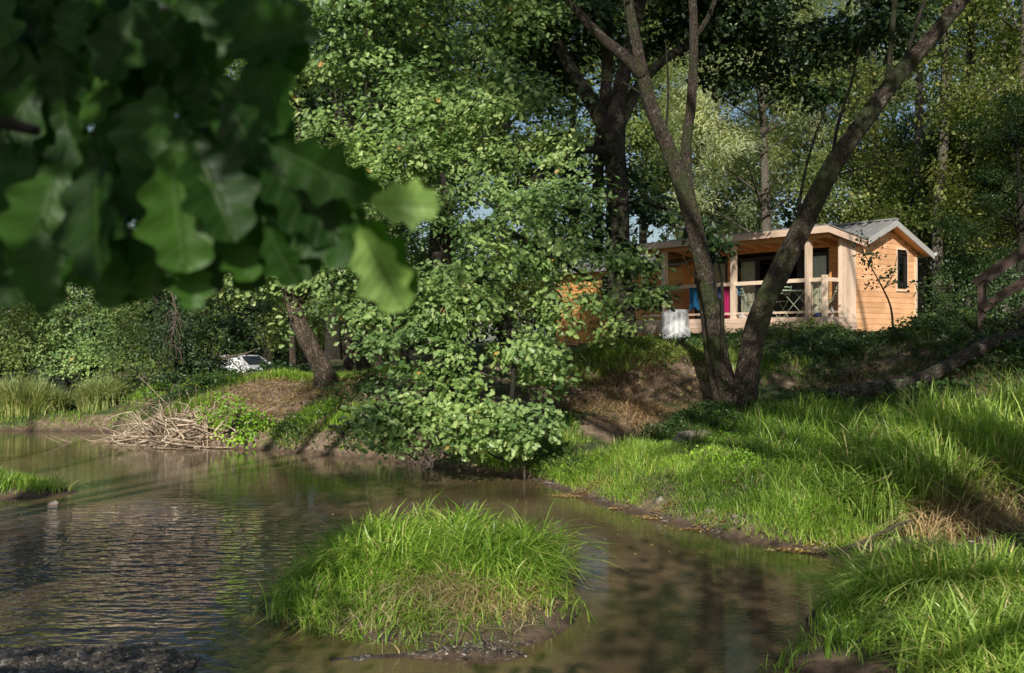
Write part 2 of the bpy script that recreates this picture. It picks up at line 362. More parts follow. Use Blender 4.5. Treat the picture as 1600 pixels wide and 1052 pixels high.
# ------------------------------------------------------------------ leaves
def leaf_tpl(kind):
    if kind == 'oak':      # lobed leaf, length 1
        r = [(0, .0), (.14, .07), (.27, .25), (.34, .09), (.5, .38), (.57, .13), (.74, .38), (.81, .15), (.93, .2), (1.0, 0)]
        v = []; L = []; sz = []
        n = len(r)
        for y, w in r: v.append((0, y, -.10*y*y))
        for sgn in (-1, 1):
            base = len(v)
            for y, w in r: v.append((sgn*w, y+.04*w, .22*w-.10*y*y))
            for i in range(n-1):
                q = [i, i+1, base+i+1, base+i]
                if sgn > 0: q = q[::-1]
                if i == 0: q = [x for x in q if x != base] 
                if i == n-2: q = [x for x in q if x != base+i+1]
                L += q; sz.append(len(q))
        return np.array(v), np.array(L), np.array(sz)
    w = {'ovate': .34, 'willow': .10, 'round': .44}[kind]
    v = [(0, 0, 0), (-w, .45, w*.3), (0, .5, 0), (w, .45, w*.3), (0, 1, -.08)]
    return np.array(v, float), np.array([0, 2, 1, 0, 3, 2, 1, 2, 4, 2, 3, 4]), np.array([3]*4)
def frames(nrm, tan):
    nrm = nrm/(np.linalg.norm(nrm, axis=1)[:, None]+1e-9)
    tan = tan-(tan*nrm).sum(1)[:, None]*nrm; tan /= np.linalg.norm(tan, axis=1)[:, None]+1e-9
    return np.stack([np.cross(tan, nrm), tan, nrm], 2)      # columns x,y,z
def add_leaves(acc, tpl, pos, nrm, tan, size, rnd):
    v, L, sz = leaf_tpl(tpl); M = frames(nrm, tan); n = len(pos)
    V = np.einsum('nij,kj->nki', M, v)*size[:, None, None]+pos[:, None, :]
    LL = (L[None, :]+np.arange(n)[:, None]*len(v)).ravel()
    acc.add(V.reshape(-1, 3), LL, np.tile(sz, n), np.repeat(rnd, len(sz)))
def crown(acc, ells, tpl, size, dens=1.0, per=14, spread=.2, hole=.42, up=.7, seed=0, droop=.3, twigs=None):
    """ells: (cx,cy,cz,rx,ry,rz); clusters of leaves biased to the shell of every ellipsoid"""
    rg = np.random.default_rng(seed)
    for e in ells:
        c = np.array(e[:3], float); r = np.array(e[3:6], float)
        area = 4*math.pi*((r[0]*r[1])**1.6/3+(r[0]*r[2])**1.6/3+(r[1]*r[2])**1.6/3)**(1/1.6)
        n = max(4, int(area*dens*5.0))
        u = rg.normal(size=(n, 3)); u /= np.linalg.norm(u, axis=1)[:, None]
        q = rg.random(n)**.38
        q *= 1+.18*rg.normal(size=n)*.6
        cc = c+u*q[:, None]*r
        keep = np.array([noise.noise(Vector(p*.9))+.5*noise.noise(Vector(p*2.3)) > (hole-.75) for p in cc])
        cc = cc[keep]; uu = u[keep]; n = len(cc)
        if n == 0: continue
        m = per
        pos = np.repeat(cc, m, 0)+rg.normal(size=(n*m, 3))*spread*np.array([1, 1, .55])
        out = np.repeat(uu, m, 0)
        clus = np.repeat(rg.normal(size=(n, 3))*.45, m, 0)
        nrm = np.array([0, 0, up])+out*.55+clus+rg.normal(size=(n*m, 3))*.42 + SUN*.75
        tan = out*.8+rg.normal(size=(n*m, 3))*.8+np.array([0, 0, -droop])
        s = size*rg.uniform(.65, 1.25, n*m)
        rnd = np.clip(np.repeat(rg.random(n), m)*.45+rg.random(n*m)*.45+rg.uniform(-.12, .2), 0, .955); rnd[rg.random(n*m) < .003] = 1.0
        s = s*np.repeat(rg.uniform(.8, 1.15, n), m)
        add_leaves(acc, tpl, pos, nrm, tan, s, rnd)
        if twigs is not None:
            for k in range(0, n, 6):
                p0 = cc[k]; p1 = c+(p0-c)*.35+rg.normal(size=3)*.1
                twigs.tube([p1, (p0+p1)/2+rg.normal(size=3)*.12, p0], [.018, .004], 4, sub=2, cap=False)
def split(ells, k, seed, fr=.5, flat=.55):
    rg = np.random.default_rng(seed); out = []
    for e in ells:
        for i in range(k):
            u = rg.normal(size=3); u /= np.linalg.norm(u); q = rg.random()**.4*.72
            f = fr*rg.uniform(.7, 1.25); out.append((e[0]+u[0]*e[3]*q, e[1]+u[1]*e[4]*q, e[2]+u[2]*e[5]*q, e[3]*f, e[4]*f, e[5]*f*flat/.8))
    return out
def limb(acc, pts, r, seg=12, rough=.12, sub=5): acc.tube(pts, r, seg, rough, sub)

def make_tree(name, label, cat, trunks, ells, leafmat, barkmat, tpl='ovate', size=.1, dens=1.0, group=None, seed=1, per=14, spread=.2, hole=.42, base=None, twig=False, droop=.3, up=.7, parts=True):
    b = np.array(base if base is not None else trunks[0][0][0], float)
    root = empty(name, b); tag(root, label, cat, group)
    ta = Acc()
    for pts, r, *o in trunks:
        limb(ta, np.array(pts, float)-b, r, o[0] if o else 12)
    tw = Acc() if twig else None
    ca = Acc(); crown(ca, [(e[0]-b[0], e[1]-b[1], e[2]-b[2], *e[3:6]) for e in ells], tpl, size, dens, per, spread, hole, up, seed, droop, tw)
    ta.build('trunk', barkmat, root, True)
    if tw is not None and tw.v: tag(tw.build('twigs', barkmat, root, True), kind='stuff')
    ca.build('crown', leafmat, root)
    return root

# ---- templates for the woodland behind
def template(kind, seed):
    rg = np.random.default_rng(seed)
    ells = []; tr = []
    if kind == 'poplar':
        H = 21
        path = [(0, 0, -.3), (.15, .1, 6), (-.1, 0, 13), (.1, 0, 20)]; tr.append((path, [.24, .17, .1, .03], 8))
        for i in range(26):
            z = rg.uniform(3, 20.5); rr = 2.3*math.sin(min(1, (21.5-z)/10)*1.5)+.3; a = rg.random()*6.28; q = rg.random()**.5*rr
            ells.append((math.cos(a)*q, math.sin(a)*q, z, *(rg.uniform(.7, 1.25, 2)), rg.uniform(.9, 1.7)))
            tr.append(([(0, 0, z-1.6), (math.cos(a)*q*.5, math.sin(a)*q*.5, z-.9), (math.cos(a)*q, math.sin(a)*q, z)], [.05, .02], 5))
        args = ('ovate', .15, 1.05)
        m, bk = L_poplar, B_pale
    elif kind == 'willow':
        path = [(0, 0, -.3), (.3, .1, 4), (.2, .2, 9), (-.2, 0, 14)]; tr.append((path, [.3, .22, .14, .04], 8))
        for i in range(26):
            z = rg.uniform(3, 15); rr = 3.6*math.sin(math.pi*min(1, (16.5-z)/13)*.75)+.4; a = rg.random()*6.28; q = rg.random()**.5*rr
            ells.append((math.cos(a)*q, math.sin(a)*q, z, *(rg.uniform(.8, 1.4, 2)), rg.uniform(1.1, 1.8)))
            tr.append(([(0, 0, z-2), (math.cos(a)*q*.5, math.sin(a)*q*.5, z-1), (math.cos(a)*q, math.sin(a)*q, z)], [.06, .02], 5))
        args = ('willow', .26, 1.25); m, bk = L_willow, B_pale
    else:
        path = [(0, 0, -.3), (.2, .1, 3), (-.1, .2, 7), (.1, 0, 13)]; tr.append((path, [.3, .24, .18, .05], 8))
        for i in range(30):
            z = rg.uniform(1.8, 16.5); rr = 4.0*math.sin(math.pi*min(1, (18-z)/15.5)*.8)+.5; a = rg.random()*6.28; q = rg.random()**.5*rr
            ells.append((math.cos(a)*q, math.sin(a)*q, z, *(rg.uniform(.9, 1.7, 2)), rg.uniform(.7, 1.2)))
            tr.append(([(0, 0, z-1.5), (math.cos(a)*q*.5, math.sin(a)*q*.5, z-.8), (math.cos(a)*q, math.sin(a)*q, z)], [.08, .02], 5))
        args = ('ovate', .15, 1.0); m, bk = (L_bush if kind == 'mixed' else L_dark), B_dark
    ells = split(ells, 2, seed+5, .72, .7)
    return make_tree({'poplar': 'poplar_tree', 'willow': 'willow_tree', 'mixed': 'broadleaf_tree', 'dark': 'broadleaf_tree'}[kind], 'x', 'tree', tr, ells, m, bk, args[0], args[1], args[2], seed=seed, base=(0, 0, 0), spread=.28, per=13)
TPL = {'poplar': [template('poplar', 11), template('poplar', 12)], 'willow': [template('willow', 21)], 'mixed': [template('mixed', 31), template('mixed', 32)], 'dark': [template('dark', 41)]}
used = set()
def put(kind, idx, px, Y, s, rz, label, group=None, z=None, sz=None):
    src = TPL[kind][idx % len(TPL[kind])]
    o = src if src.name not in used else copy_tree(src)
    used.add(src.name)
    x = (px-800)/F*Y
    o.location = (x, Y, float(height(np.array([x]), np.array([Y]))[0])-.1 if z is None else z)
    o.rotation_euler = (0, 0, rz); o.scale = (s, s, sz or s); o['label'] = label
    if group: o['group'] = group
    return o
WOOD = [
 ('willow', 0, 1190, 43, 1.0, .3, 'pale grey-green willow rising directly behind the cabin roof'),
 ('willow', 0, 1290, 46, 1.05, 2.1, 'pale willow behind the right end of the cabin roof'),
 ('willow', 0, 1090, 47, .95, 4.0, 'pale willow seen through the fork left of the cabin porch'),
 ('poplar', 0, 1365, 37, 1.0, .2, 'yellow-green poplar with slim trunk just right of the leaning stem'),
 ('poplar', 1, 1440, 34, .95, 1.2, 'yellow-green poplar above the cabin gable'),
 ('poplar', 0, 1520, 31, .95, 2.2, 'tall poplar behind the dark wooden staircase'),
 ('poplar', 1, 1600, 29, .9, 3.4, 'tall poplar at the far right edge of the wood'),
 ('poplar', 0, 1480, 42, 1.05, 4.4, 'poplar in the second row behind the gable'),
 ('poplar', 1, 1330, 48, 1.1, 5.1, 'distant poplar between the willows and the gable'),
 ('poplar', 0, 1570, 41, 1.05, .9, 'distant poplar behind the staircase trees'),
 ('poplar', 1, 1120, 55, 1.1, 1.9, 'distant poplar above the porch roof'),
 ('poplar', 0, 1010, 50, 1.1, 2.9, 'poplar in the gap behind the big dark trunk'),
 ('mixed', 0, 900, 44, 1.1, .5, 'broadleaf tree behind the hidden second cabin'),
 ('mixed', 1, 790, 37, 1.05, 1.5, 'broadleaf tree behind the middle of the drooping oak'),
 ('mixed', 0, 690, 33, 1.0, 2.5, 'broadleaf tree behind the left half of the drooping oak'),
 ('mixed', 1, 600, 40, 1.1, 3.5, 'tall broadleaf tree in the second row behind the leaning trunk'),
 ('dark', 0, 520, 31, .95, 4.5, 'dark broadleaf tree behind the leaning trunk on the bank'),
 ('dark', 0, 415, 52, 1.1, 5.5, 'dark tree standing behind the parked white car'),
 ('dark', 0, 330, 40, 0.5, 0.4, 'dark tree just left of the parked white car'),
 ('mixed', 0, 250, 32, 0.5, 1.4, 'olive broadleaf tree behind the branch pile'),
 ('mixed', 1, 150, 29, 0.5, 2.4, 'olive broadleaf tree behind the smaller reed clump'),
 ('mixed', 0, 40, 28, 0.5, 3.4, 'olive broadleaf tree behind the larger reed clump'),
 ('mixed', 1, -60, 30, 0.5, 4.4, 'olive broadleaf tree at the far left edge of the wood'),
 ('dark', 0, 100, 42, 0.62, 2.0, 'dark tree in the second row at far left'),
 ('mixed', 0, 480, 46, 1.15, 1.1, 'tall tree in the third row above the leaning trunk'),
 ('dark', 0, 1500, 31.5, .42, 1.3, 'low dark tree beside the right end of the cabin'),
 ('dark', 0, 1590, 27, .42, 3.9, 'low dark tree behind the stair railing'),
 ('dark', 0, 1450, 37, .5, .3, 'low dark tree behind the gable wall'),
]
for k, i, px, Y, s, rz, lab in WOOD: put(k, i, px, Y, s, rz, lab, 'trees of the wood behind the bank')

# far woodland mass
a = Acc(); ells = []
rg = np.random.default_rng(5)
for i in range(190):
    X = rg.uniform(-46, 46); Y = rg.uniform(60, 78); ells.append((X, Y, rg.uniform(0, 8) if X < -13 else rg.uniform(0, 27), rg.uniform(2.5, 4.5), 2, rg.uniform(1.6, 3.2)))
crown(a, ells, 'ovate', .42, .13, 12, .6, .1, seed=9)
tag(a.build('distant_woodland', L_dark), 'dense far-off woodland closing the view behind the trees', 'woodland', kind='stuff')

# ------------------------------------------------------------------ central drooping oak
def E(px, py, Y, r, ry=None, rz=None): p = P(px, py, Y); return (p[0], p[1], p[2], r, ry or r, rz or r*.8)
oak_e = [E(700, 440, 15.3, 1.2), E(600, 360, 15.8, 1.0), E(790, 340, 16, 1.2), E(690, 540, 14.4, .9), E(800, 540, 14.8, 1.0), E(880, 510, 15.2, .7), E(655, 640, 13.5, .55, .5, .38), E(780, 640, 13.8, .6, .5, .4),
         E(598, 648, 13.4, .34, .3, .2), E(740, 665, 13.2, .5, .4, .26), E(915, 440, 16.2, .75), E(640, 470, 14.8, .8), E(760, 430, 14.6, .8), E(860, 400, 16, .8), E(835, 650, 14, .3, .3, .2), E(690, 680, 13.1, .4, .3, .16), E(640, 600, 13.9, .5, .5, .35),
         E(720, 600, 13.9, .6, .5, .42), E(850, 590, 14.6, .55, .5, .4), E(590, 545, 14.2, .3, .3, .22), E(575, 500, 14.8, .3, .3, .2), E(700, 330, 16.2, 1.0), E(955, 500, 16, .45, .4, .35), E(620, 690, 13.3, .2, .2, .12), E(805, 690, 13.5, .22, .2, .14),
         E(575, 655, 13.3, .3, .3, .14), E(620, 640, 13.4, .35, .3, .18), E(700, 640, 13.4, .5, .4, .22), E(760, 690, 13.4, .4, .3, .14), E(840, 665, 13.8, .3, .3, .14), E(600, 250, 16.8, .9), E(680, 240, 17, 1.0), E(770, 250, 17, .9), E(730, 170, 17.6, 1.0), E(640, 160, 17.6, .9), E(850, 200, 17.8, .8), E(540, 200, 17.6, .8), E(530, 400, 16.6, .7), E(520, 470, 16.4, .45), E(560, 300, 16.6, .9), E(900, 330, 16.6, .8), E(970, 420, 16.8, .6),  E(870, 280, 17, .9), E(1000, 460, 17, .35, .3, .25)]
tb = P(705, 610, 17.6)
oak_t = [([tb+[0, 0, -.4], P(700, 520, 17.4), P(690, 400, 17), P(700, 320, 16.9), P(690, 270, 16.9)], [.26, .22, .16, .09, .03]),
         ([P(695, 470, 17.2), P(700, 500, 16), P(690, 560, 14.8), P(660, 630, 13.8), P(620, 655, 13.4)], [.10, .08, .06, .035, .01], 8),
         ([P(695, 440, 17.1), P(770, 470, 16), P(800, 540, 15), P(800, 620, 14.1), P(790, 660, 13.7)], [.10, .08, .055, .03, .01], 8),
         ([P(695, 380, 17), P(760, 350, 16.4), P(860, 400, 16), P(930, 440, 16.2)], [.09, .07, .04, .015], 8),
         ([P(695, 350, 17), P(640, 330, 16.3), P(600, 360, 15.8), P(570, 420, 15.2)], [.08, .06, .04, .012], 8)]
make_tree('oak_tree', 'sunlit oak with lobed leaves whose lowest boughs droop almost to the water', 'tree', oak_t, split(oak_e, 5, 301, .44), L_oak, B_dark, 'oak', .102, 1.75, seed=3, per=12, spread=.14, hole=.36, twig=True)

# upper left oak
e2 = [E(600, 150, 19, 1.6), E(520, 60, 19, 1.6), E(700, 60, 19.5, 1.7), E(800, 120, 19.5, 1.3), E(640, 240, 18.5, 1.2), E(540, 240, 18.6, 1.2), E(760, 230, 19, 1.1), E(820, 20, 20, 1.5), E(480, 330, 19, 1.2), E(440, 440, 19.6, 1.1), E(520, 420, 19.8, 1.1), E(580, 300, 19, 1.0), E(430, 200, 19.5, 1.6), E(350, 80, 20, 1.8), E(620, -60, 19, 2.0), E(450, -60, 20, 2), E(780, -90, 20, 1.8), E(400, 370, 20, 1.1), E(460, 510, 20.2, .6), E(560, 470, 20, .7)]
make_tree('oak_tree', 'large oak with an ivy-wrapped upright stem rising behind the drooping oak', 'tree',
  [([P(628, 590, 20.6)+[0, 0, -.3], P(622, 450, 20.5), P(622, 250, 20.5), P(612, 100, 20.5), P(600, -80, 20.5)], [.2, .15, .12, .10, .06]),
   ([P(622, 300, 19.5), P(560, 220, 19), P(500, 120, 19)], [.1, .06, .02], 8), ([P(620, 200, 19.5), P(700, 160, 19), P(790, 90, 19.4)], [.1, .06, .02], 8),
   ([P(622, 380, 19.5), P(540, 400, 19.3), P(440, 408, 19.2), P(390, 405, 19.3)], [.08, .06, .045, .03], 8)],
  split(e2, 5, 302), L_oak, B_dark, 'oak', .13, 1.15, seed=5, per=12, spread=.18, hole=.36, twig=True)

# big dark tree in the middle
e3 = [E(900, 20, 20.5, 1.8), E(870, 140, 20.5, 1.2), E(1010, 20, 21, 1.3), E(1080, 60, 21.5, 1.2), E(1160, 30, 21.5, 1.4), E(1230, 90, 22, 1.2), E(1130, 120, 22, .9), E(1300, 50, 22, 1.4), E(1290, 140, 22.3, .7), E(1220, 150, 22.4, .55), E(900, 240, 20.5, .8), E(1060, -60, 21, 2), E(1200, -90, 21.5, 2.2), E(1340, -60, 21.5, 1.8), E(940, -100, 20.5, 2.2), E(1030, 330, 20.3, .55), E(990, 290, 20.4, .7), E(1090, 360, 19.5, .35), E(1110, 385, 19.2, .22, .2, .2), E(900, 330, 19.8, .9), E(960, 400, 19.6, .5), E(1000, 420, 19.6, .4), E(1020, 470, 19.8, .3), E(1390, 40, 22.5, 1.2)]
make_tree('oak_tree', 'big dark-trunked oak whose shaded limbs spread above the cabin', 'tree',
  [([P(972, 575, 20)+[0, 0, -.4], P(972, 480, 20), P(966, 400, 20), P(965, 300, 20), P(960, 210, 20), P(975, 110, 20), P(1010, -30, 20)], [.34, .26, .24, .23, .21, .15, .09]),
   ([P(962, 230, 20), P(935, 175, 20), P(905, 130, 20), P(870, 60, 19.8), P(850, -30, 19.6)], [.2, .17, .14, .11, .07]),
   ([P(935, 400, 20.2), P(935, 250, 20.2), P(948, 120, 20.3), P(950, -30, 20.3)], [.1, .12, .12, .08]),
   ([P(965, 200, 20), P(1010, 120, 20.4), P(1080, 70, 21), P(1180, 62, 21.5), P(1290, 30, 22)], [.14, .11, .09, .07, .03], 10),
   ([P(965, 240, 20), P(910, 235, 19), P(855, 270, 18), P(790, 298, 17.4), P(745, 292, 17)], [.09, .075, .06, .045, .02], 8),
   ([P(966, 330, 20), P(1020, 320, 20), P(1080, 350, 19.6), P(1120, 388, 19.2)], [.05, .035, .02, .008], 6)],
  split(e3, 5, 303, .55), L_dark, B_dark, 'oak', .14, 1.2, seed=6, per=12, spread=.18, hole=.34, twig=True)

# ------------------------------------------------------------------ forked tree in front of cabin
Yv = 15.5
def px_path(l): return [P(*q) for q in l]
a = Acc()
vb = P(1150, 655, Yv)
stems = [
 (px_path([(1146, 668, 15.4), (1140, 620, 15.45), (1125, 560, 15.45), (1112, 480, 15.4), (1096, 400, 15.35), (1078, 330, 15.3), (1052, 250, 15.3), (1022, 180, 15.2), (1003, 110, 15.1), (985, 20, 15), (975, -60, 15)]), [.20, .165, .145, .135, .13, .125, .115, .105, .09, .08, .06], 20),
 (px_path([(1138, 662, 15.6), (1122, 600, 15.6), (1106, 500, 15.65), (1093, 400, 15.6), (1080, 320, 15.5), (1072, 240, 15.5), (1080, 160, 15.5), (1084, 60, 15.5), (1080, -60, 15.5)]), [.15, .13, .115, .10, .085, .08, .075, .07, .055], 16),
 (px_path([(1168, 665, 15.3), (1166, 600, 15.25), (1182, 510, 15.15), (1215, 430, 15.05), (1256, 350, 14.9), (1300, 262, 14.75), (1350, 190, 14.6), (1398, 125, 14.5), (1455, 60, 14.4), (1520, -20, 14.3)]), [.20, .175, .165, .16, .15, .138, .125, .115, .105, .08], 20),
 (px_path([(1004, 118, 15.1), (975, 88, 15), (940, 58, 14.9), (905, 20, 14.8), (870, -20, 14.7)]), [.10, .085, .075, .06, .05], 10),
 (px_path([(1300, 268, 14.75), (1308, 200, 14.7), (1330, 130, 14.6), (1345, 60, 14.5)]), [.03, .025, .02, .012], 6),
 (px_path([(1245, 372, 14.95), (1252, 300, 14.9), (1268, 230, 14.9), (1290, 170, 14.8)]), [.028, .024, .018, .01], 6),
 (px_path([(1385, 140, 14.5), (1392, 80, 14.5), (1398, 0, 14.5)]), [.045, .04, .035], 7),
 (px_path([(1408, 112, 14.5), (1425, 60, 14.4), (1445, 0, 14.3)]), [.035, .03, .02], 6),
 (px_path([(1040, 215, 15.2), (1044, 140, 15.2), (1040, 60, 15.1)]), [.022, .018, .01], 6),
 (px_path([(1300, 275, 14.7), (1340, 265, 14.6), (1385, 252, 14.5)]), [.02, .014, .006], 5),
 (px_path([(1000, 145, 15.1), (970, 128, 15), (935, 125, 14.9)]), [.022, .014, .006], 5),
 (px_path([(1084, 60, 15.5), (1105, 30, 15.4), (1125, -20, 15.3)]), [.05, .04, .03], 8),
 (px_path([(1128, 560, 15.2), (1129, 500, 15.15), (1128, 440, 15.1), (1122, 400, 15.1), (1135, 375, 15)]), [.035, .03, .022, .012, .005], 6),
 (px_path([(1096, 440, 15.3), (1080, 425, 15.2), (1066, 395, 15.1)]), [.018, .012, .005], 5),
]
root = empty('forked_tree', vb); tag(root, 'forked tree with furrowed mossy stems growing on the bank in front of the cabin', 'tree')
for pts, r, sg in stems: limb(a, np.array(pts)-vb, r, sg, .16, 7)
for ang in (200, 250, 300, 340):      # root flare
    d = np.array([math.cos(math.radians(ang)), math.sin(math.radians(ang))*.6, 0])
    limb(a, [np.array([0, 0, .45])+d*.1, np.array([0, 0, .15])+d*.28, np.array([0, 0, -.12])+d*.5], [.09, .07, .03], 8, .2, 4)
a.build('trunk', B_v, root, True)
ca = Acc(); crown(ca, [tuple(np.array(E(*q)[:3])-vb)+E(*q)[3:] for q in [(980, -110, 15, 1.2), (1080, -120, 15.5, 1.2), (1450, -150, 14.4, 1.3), (1560, -130, 14.3, 1.2), (880, -90, 14.6, .9)]], 'ovate', .11, 1, seed=8)
ca.build('crown', L_bush, root)

# ------------------------------------------------------------------ leaning trunk on left bank
make_tree('leaning_tree', 'thick leaning trunk with flaking bark rooted at the top of the left bank', 'tree',
  [([P(512, 612, 19.2), P(505, 580, 19.3), P(487, 545, 19.4), P(470, 510, 19.5), P(458, 480, 19.6), P(440, 430, 19.8), P(420, 350, 20)], [.28, .20, .175, .165, .14, .12, .07], 16),
   ([P(462, 490, 19.6), P(480, 450, 19.6), P(510, 400, 19.4)], [.1, .07, .03], 8), ([P(508, 600, 19.2), P(530, 612, 19.1), P(560, 640, 18.7)], [.12, .08, .03], 8), ([P(505, 600, 19.2), P(490, 620, 19), P(480, 650, 18.6)], [.12, .08, .03], 8)],
  [E(430, 430, 19.9, .8), E(500, 400, 19.6, .8), E(470, 480, 19.8, .5, .4, .35), E(400, 360, 20, .9), E(520, 460, 19.5, .5)], L_oak, B_tan, 'oak', .13, 1.1, seed=12, per=12)
# thin background trunks seen under the boughs
for i, (px, Y, r, lab) in enumerate([(545, 25, .10, 'slim straight trunk right of the leaning tree'), (568, 23, .13, 'reddish-brown trunk in shade beside the drooping oak'), (590, 26, .12, 'thicker brown trunk behind the drooping oak leaves'), (460, 32, .09, 'slim reddish trunk right of the parked car'), (1470, 30, .16, 'slim pale trunk beside the right end of the cabin')]):
    x = (px-800)/F*Y; z0 = float(height(np.array([x]), np.array([Y]))[0])
    make_tree('woodland_tree', lab, 'tree', [([(x, Y, z0-.2), (x-.1, Y, z0+3), (x+.15, Y, z0+7), (x, Y, z0+12)], [r*1.3, r, r*.8, r*.3], 10)],
              [(x, Y, z0+9.5, 1.6, 1.6, 2.2), (x+.6, Y+.3, z0+7, 1.2, 1.2, 1.0)], L_dark if i < 4 else L_poplar, B_tan if i < 4 else B_pale, 'ovate', .14, .9, seed=50+i, group='slim trunks among the woodland')

# ------------------------------------------------------------------ bushes
def bush(name, label, ells, m, tpl='ovate', size=.09, dens=1.6, seed=0, per=12, spread=.14, hole=.34, cat='bush', group=None, stems=5):
    c = np.mean([e[:3] for e in ells], 0); z0 = float(height(np.array([c[0]]), np.array([c[1]]))[0]); c[2] = z0
    root = empty(name, c); tag(root, label, cat, group)
    sa = Acc(); rg = np.random.default_rng(seed)
    for k in range(stems*len(ells)//2+2):
        e = ells[rg.integers(len(ells))]; t = np.array(e[:3])-c+rg.normal(size=3)*np.array(e[3:6])*.5
        sa.tube([np.array([rg.normal()*.12+t[0]*.35, rg.normal()*.1+t[1]*.35, -.1]), t*.55+rg.normal(size=3)*.1, t], [.03, .018, .006], 5, sub=3, cap=False)
    sa.build('stems', B_dark, root, True)
    ca = Acc(); crown(ca, [(e[0]-c[0], e[1]-c[1], e[2]-c[2], *e[3:6]) for e in ells], tpl, size, dens, per, spread, hole, .6, seed, .2)
    ca.build('foliage', m, root); return root
G1 = 'bushes along the far left bank'
bush('riverside_bush', 'tall olive bush behind the larger reed clump at far left', [E(20, 560, 24.5, 1.1), E(-40, 520, 25, 1.4), E(60, 520, 25.5, 1.2), E(10, 480, 26, 1.2)], L_bush, seed=61, group=G1)
bush('riverside_bush', 'tall leafy bush behind the smaller reed clump', [E(110, 570, 24, 1.0), E(130, 510, 25, 1.3), E(90, 470, 26, 1.1), E(170, 560, 24, .9)], L_oak, seed=62, group=G1)
bush('riverside_bush', 'dark green bush between reeds and branch pile', [E(205, 590, 23, .9), E(225, 530, 24, 1.2), E(190, 490, 25, 1.0), E(250, 600, 22, .7)], L_bush, seed=63, group=G1)
bush('riverside_bush', 'scrubby bush overhanging the branch pile', [E(270, 590, 21.5, .8), E(310, 540, 22, 1.1), E(285, 500, 23, 1.0), E(250, 640, 20.4, .5), E(340, 590, 21, .5)], L_dark, seed=64, group=G1)
bush('riverside_bush', 'dark bush left of the parked car', [E(310, 520, 24, .7), E(335, 480, 26, .7), E(320, 455, 26, .8)], L_bush, seed=65, group=G1)
bush('leafy_shrub', 'bright green leafy shrub beside the branch pile at the water', [E(368, 655, 18.1, .5, .4, .34), E(345, 642, 18.4, .4, .4, .34), E(400, 664, 18.1, .28, .3, .24), E(350, 680, 17.9, .36, .2, .18), E(385, 680, 17.9, .3, .2, .14)], L_bright, size=.07, dens=3.4, seed=66, spread=.1, per=14)
bush('leafy_shrub', 'low dark weeds at the foot of the left bank', [E(450, 690, 17.6, .4, .3, .16), E(500, 690, 17.3, .45, .3, .2), E(550, 685, 17.0, .5, .35, .26), E(600, 680, 16.8, .4, .3, .3), E(590, 620, 18.2, .5, .4, .3)], L_ivy, size=.065, dens=2.4, seed=67, spread=.1)
bush('leafy_shrub', 'dark shrub under the drooping oak at the water', [E(640, 700, 16.4, .5, .3, .28), E(700, 705, 16, .5, .3, .25), E(760, 710, 15.6, .45, .3, .22), E(640, 610, 18, .6, .4, .35)], L_ivy, size=.065, dens=2.0, seed=68, spread=.1)
bush('leafy_shrub', 'tangled shrub at the foot of the big dark trunk', [E(900, 560, 18.5, .6, .5, .4), E(950, 540, 19, .5, .5, .35), E(860, 600, 17.8, .5, .4, .35), E(1000, 520, 20.5, .4, .4, .28), E(920, 500, 19.5, .6, .5, .45)], L_bush, size=.06, dens=1.7, seed=69, spread=.12)
bush('leafy_shrub', 'broad dark shrub filling the slope right of the cabin', [E(1470, 470, 27.5, .8), E(1500, 440, 28, 1.0), E(1560, 470, 26, 1.0), E(1600, 440, 25, 1.2), E(1520, 500, 24, .5), E(1460, 500, 25.5, .35)], L_ivy, size=.09, dens=1.6, seed=70)
bush('leafy_shrub', 'dark shrub growing through the base of the stair railing', [E(1570, 500, 16.4, .35, .3, .25), E(1600, 480, 16.2, .4, .3, .3), E(1590, 530, 15.8, .45, .3, .25), E(1520, 520, 17, .4, .3, .16), E(1640, 500, 16, .5, .4, .4)], L_ivy, size=.07, dens=2.0, seed=71, spread=.1)
bush('leafy_shrub', 'lime green waterside weeds on the right bank', [E(1190, 828, 10.2, .3, .2, .08), E(1225, 832, 9.9, .22, .16, .07), E(1160, 835, 10.2, .14, .12, .05)], L_bright, 'round', .035, 6, seed=72, spread=.05, per=12, hole=.2)
# small sapling before the gable
sp = P(1396, 515, 22.5); root = empty('sapling', sp); tag(root, 'thin sapling with sparse dark leaves in front of the cabin gable', 'sapling')
a = Acc(); limb(a, np.array(px_path([(1396, 520, 22.5), (1392, 480, 22.5), (1378, 448, 22.5), (1360, 415, 22.4), (1345, 385, 22.4), (1340, 365, 22.4)]))-sp, [.03, .022, .016, .01, .006, .004], 6, 0, 3)
limb(a, np.array(px_path([(1380, 452, 22.5), (1395, 430, 22.5), (1402, 400, 22.5)]))-sp, [.014, .006], 5, 0, 3)
limb(a, np.array(px_path([(1380, 452, 22.5), (1400, 440, 22.4), (1422, 445, 22.4)]))-sp, [.014, .005], 5, 0, 3)
a.build('stem', B_dark, root, True)
ca = Acc(); crown(ca, [(*(np.array(E(*q)[:3])-sp), *E(*q)[3:]) for q in [(1352, 400, 22.4, .22, .15, .3), (1372, 395, 22.4, .2, .15, .3), (1368, 440, 22.5, .28, .2, .22), (1392, 425, 22.5, .25, .2, .25), (1410, 445, 22.4, .25, .2, .14), (1340, 370, 22.4, .2, .2, .15)]], 'ovate', .09, 2.4, 7, .1, .34, seed=73)
ca.build('foliage', L_dark, root)

exec_marker = 1
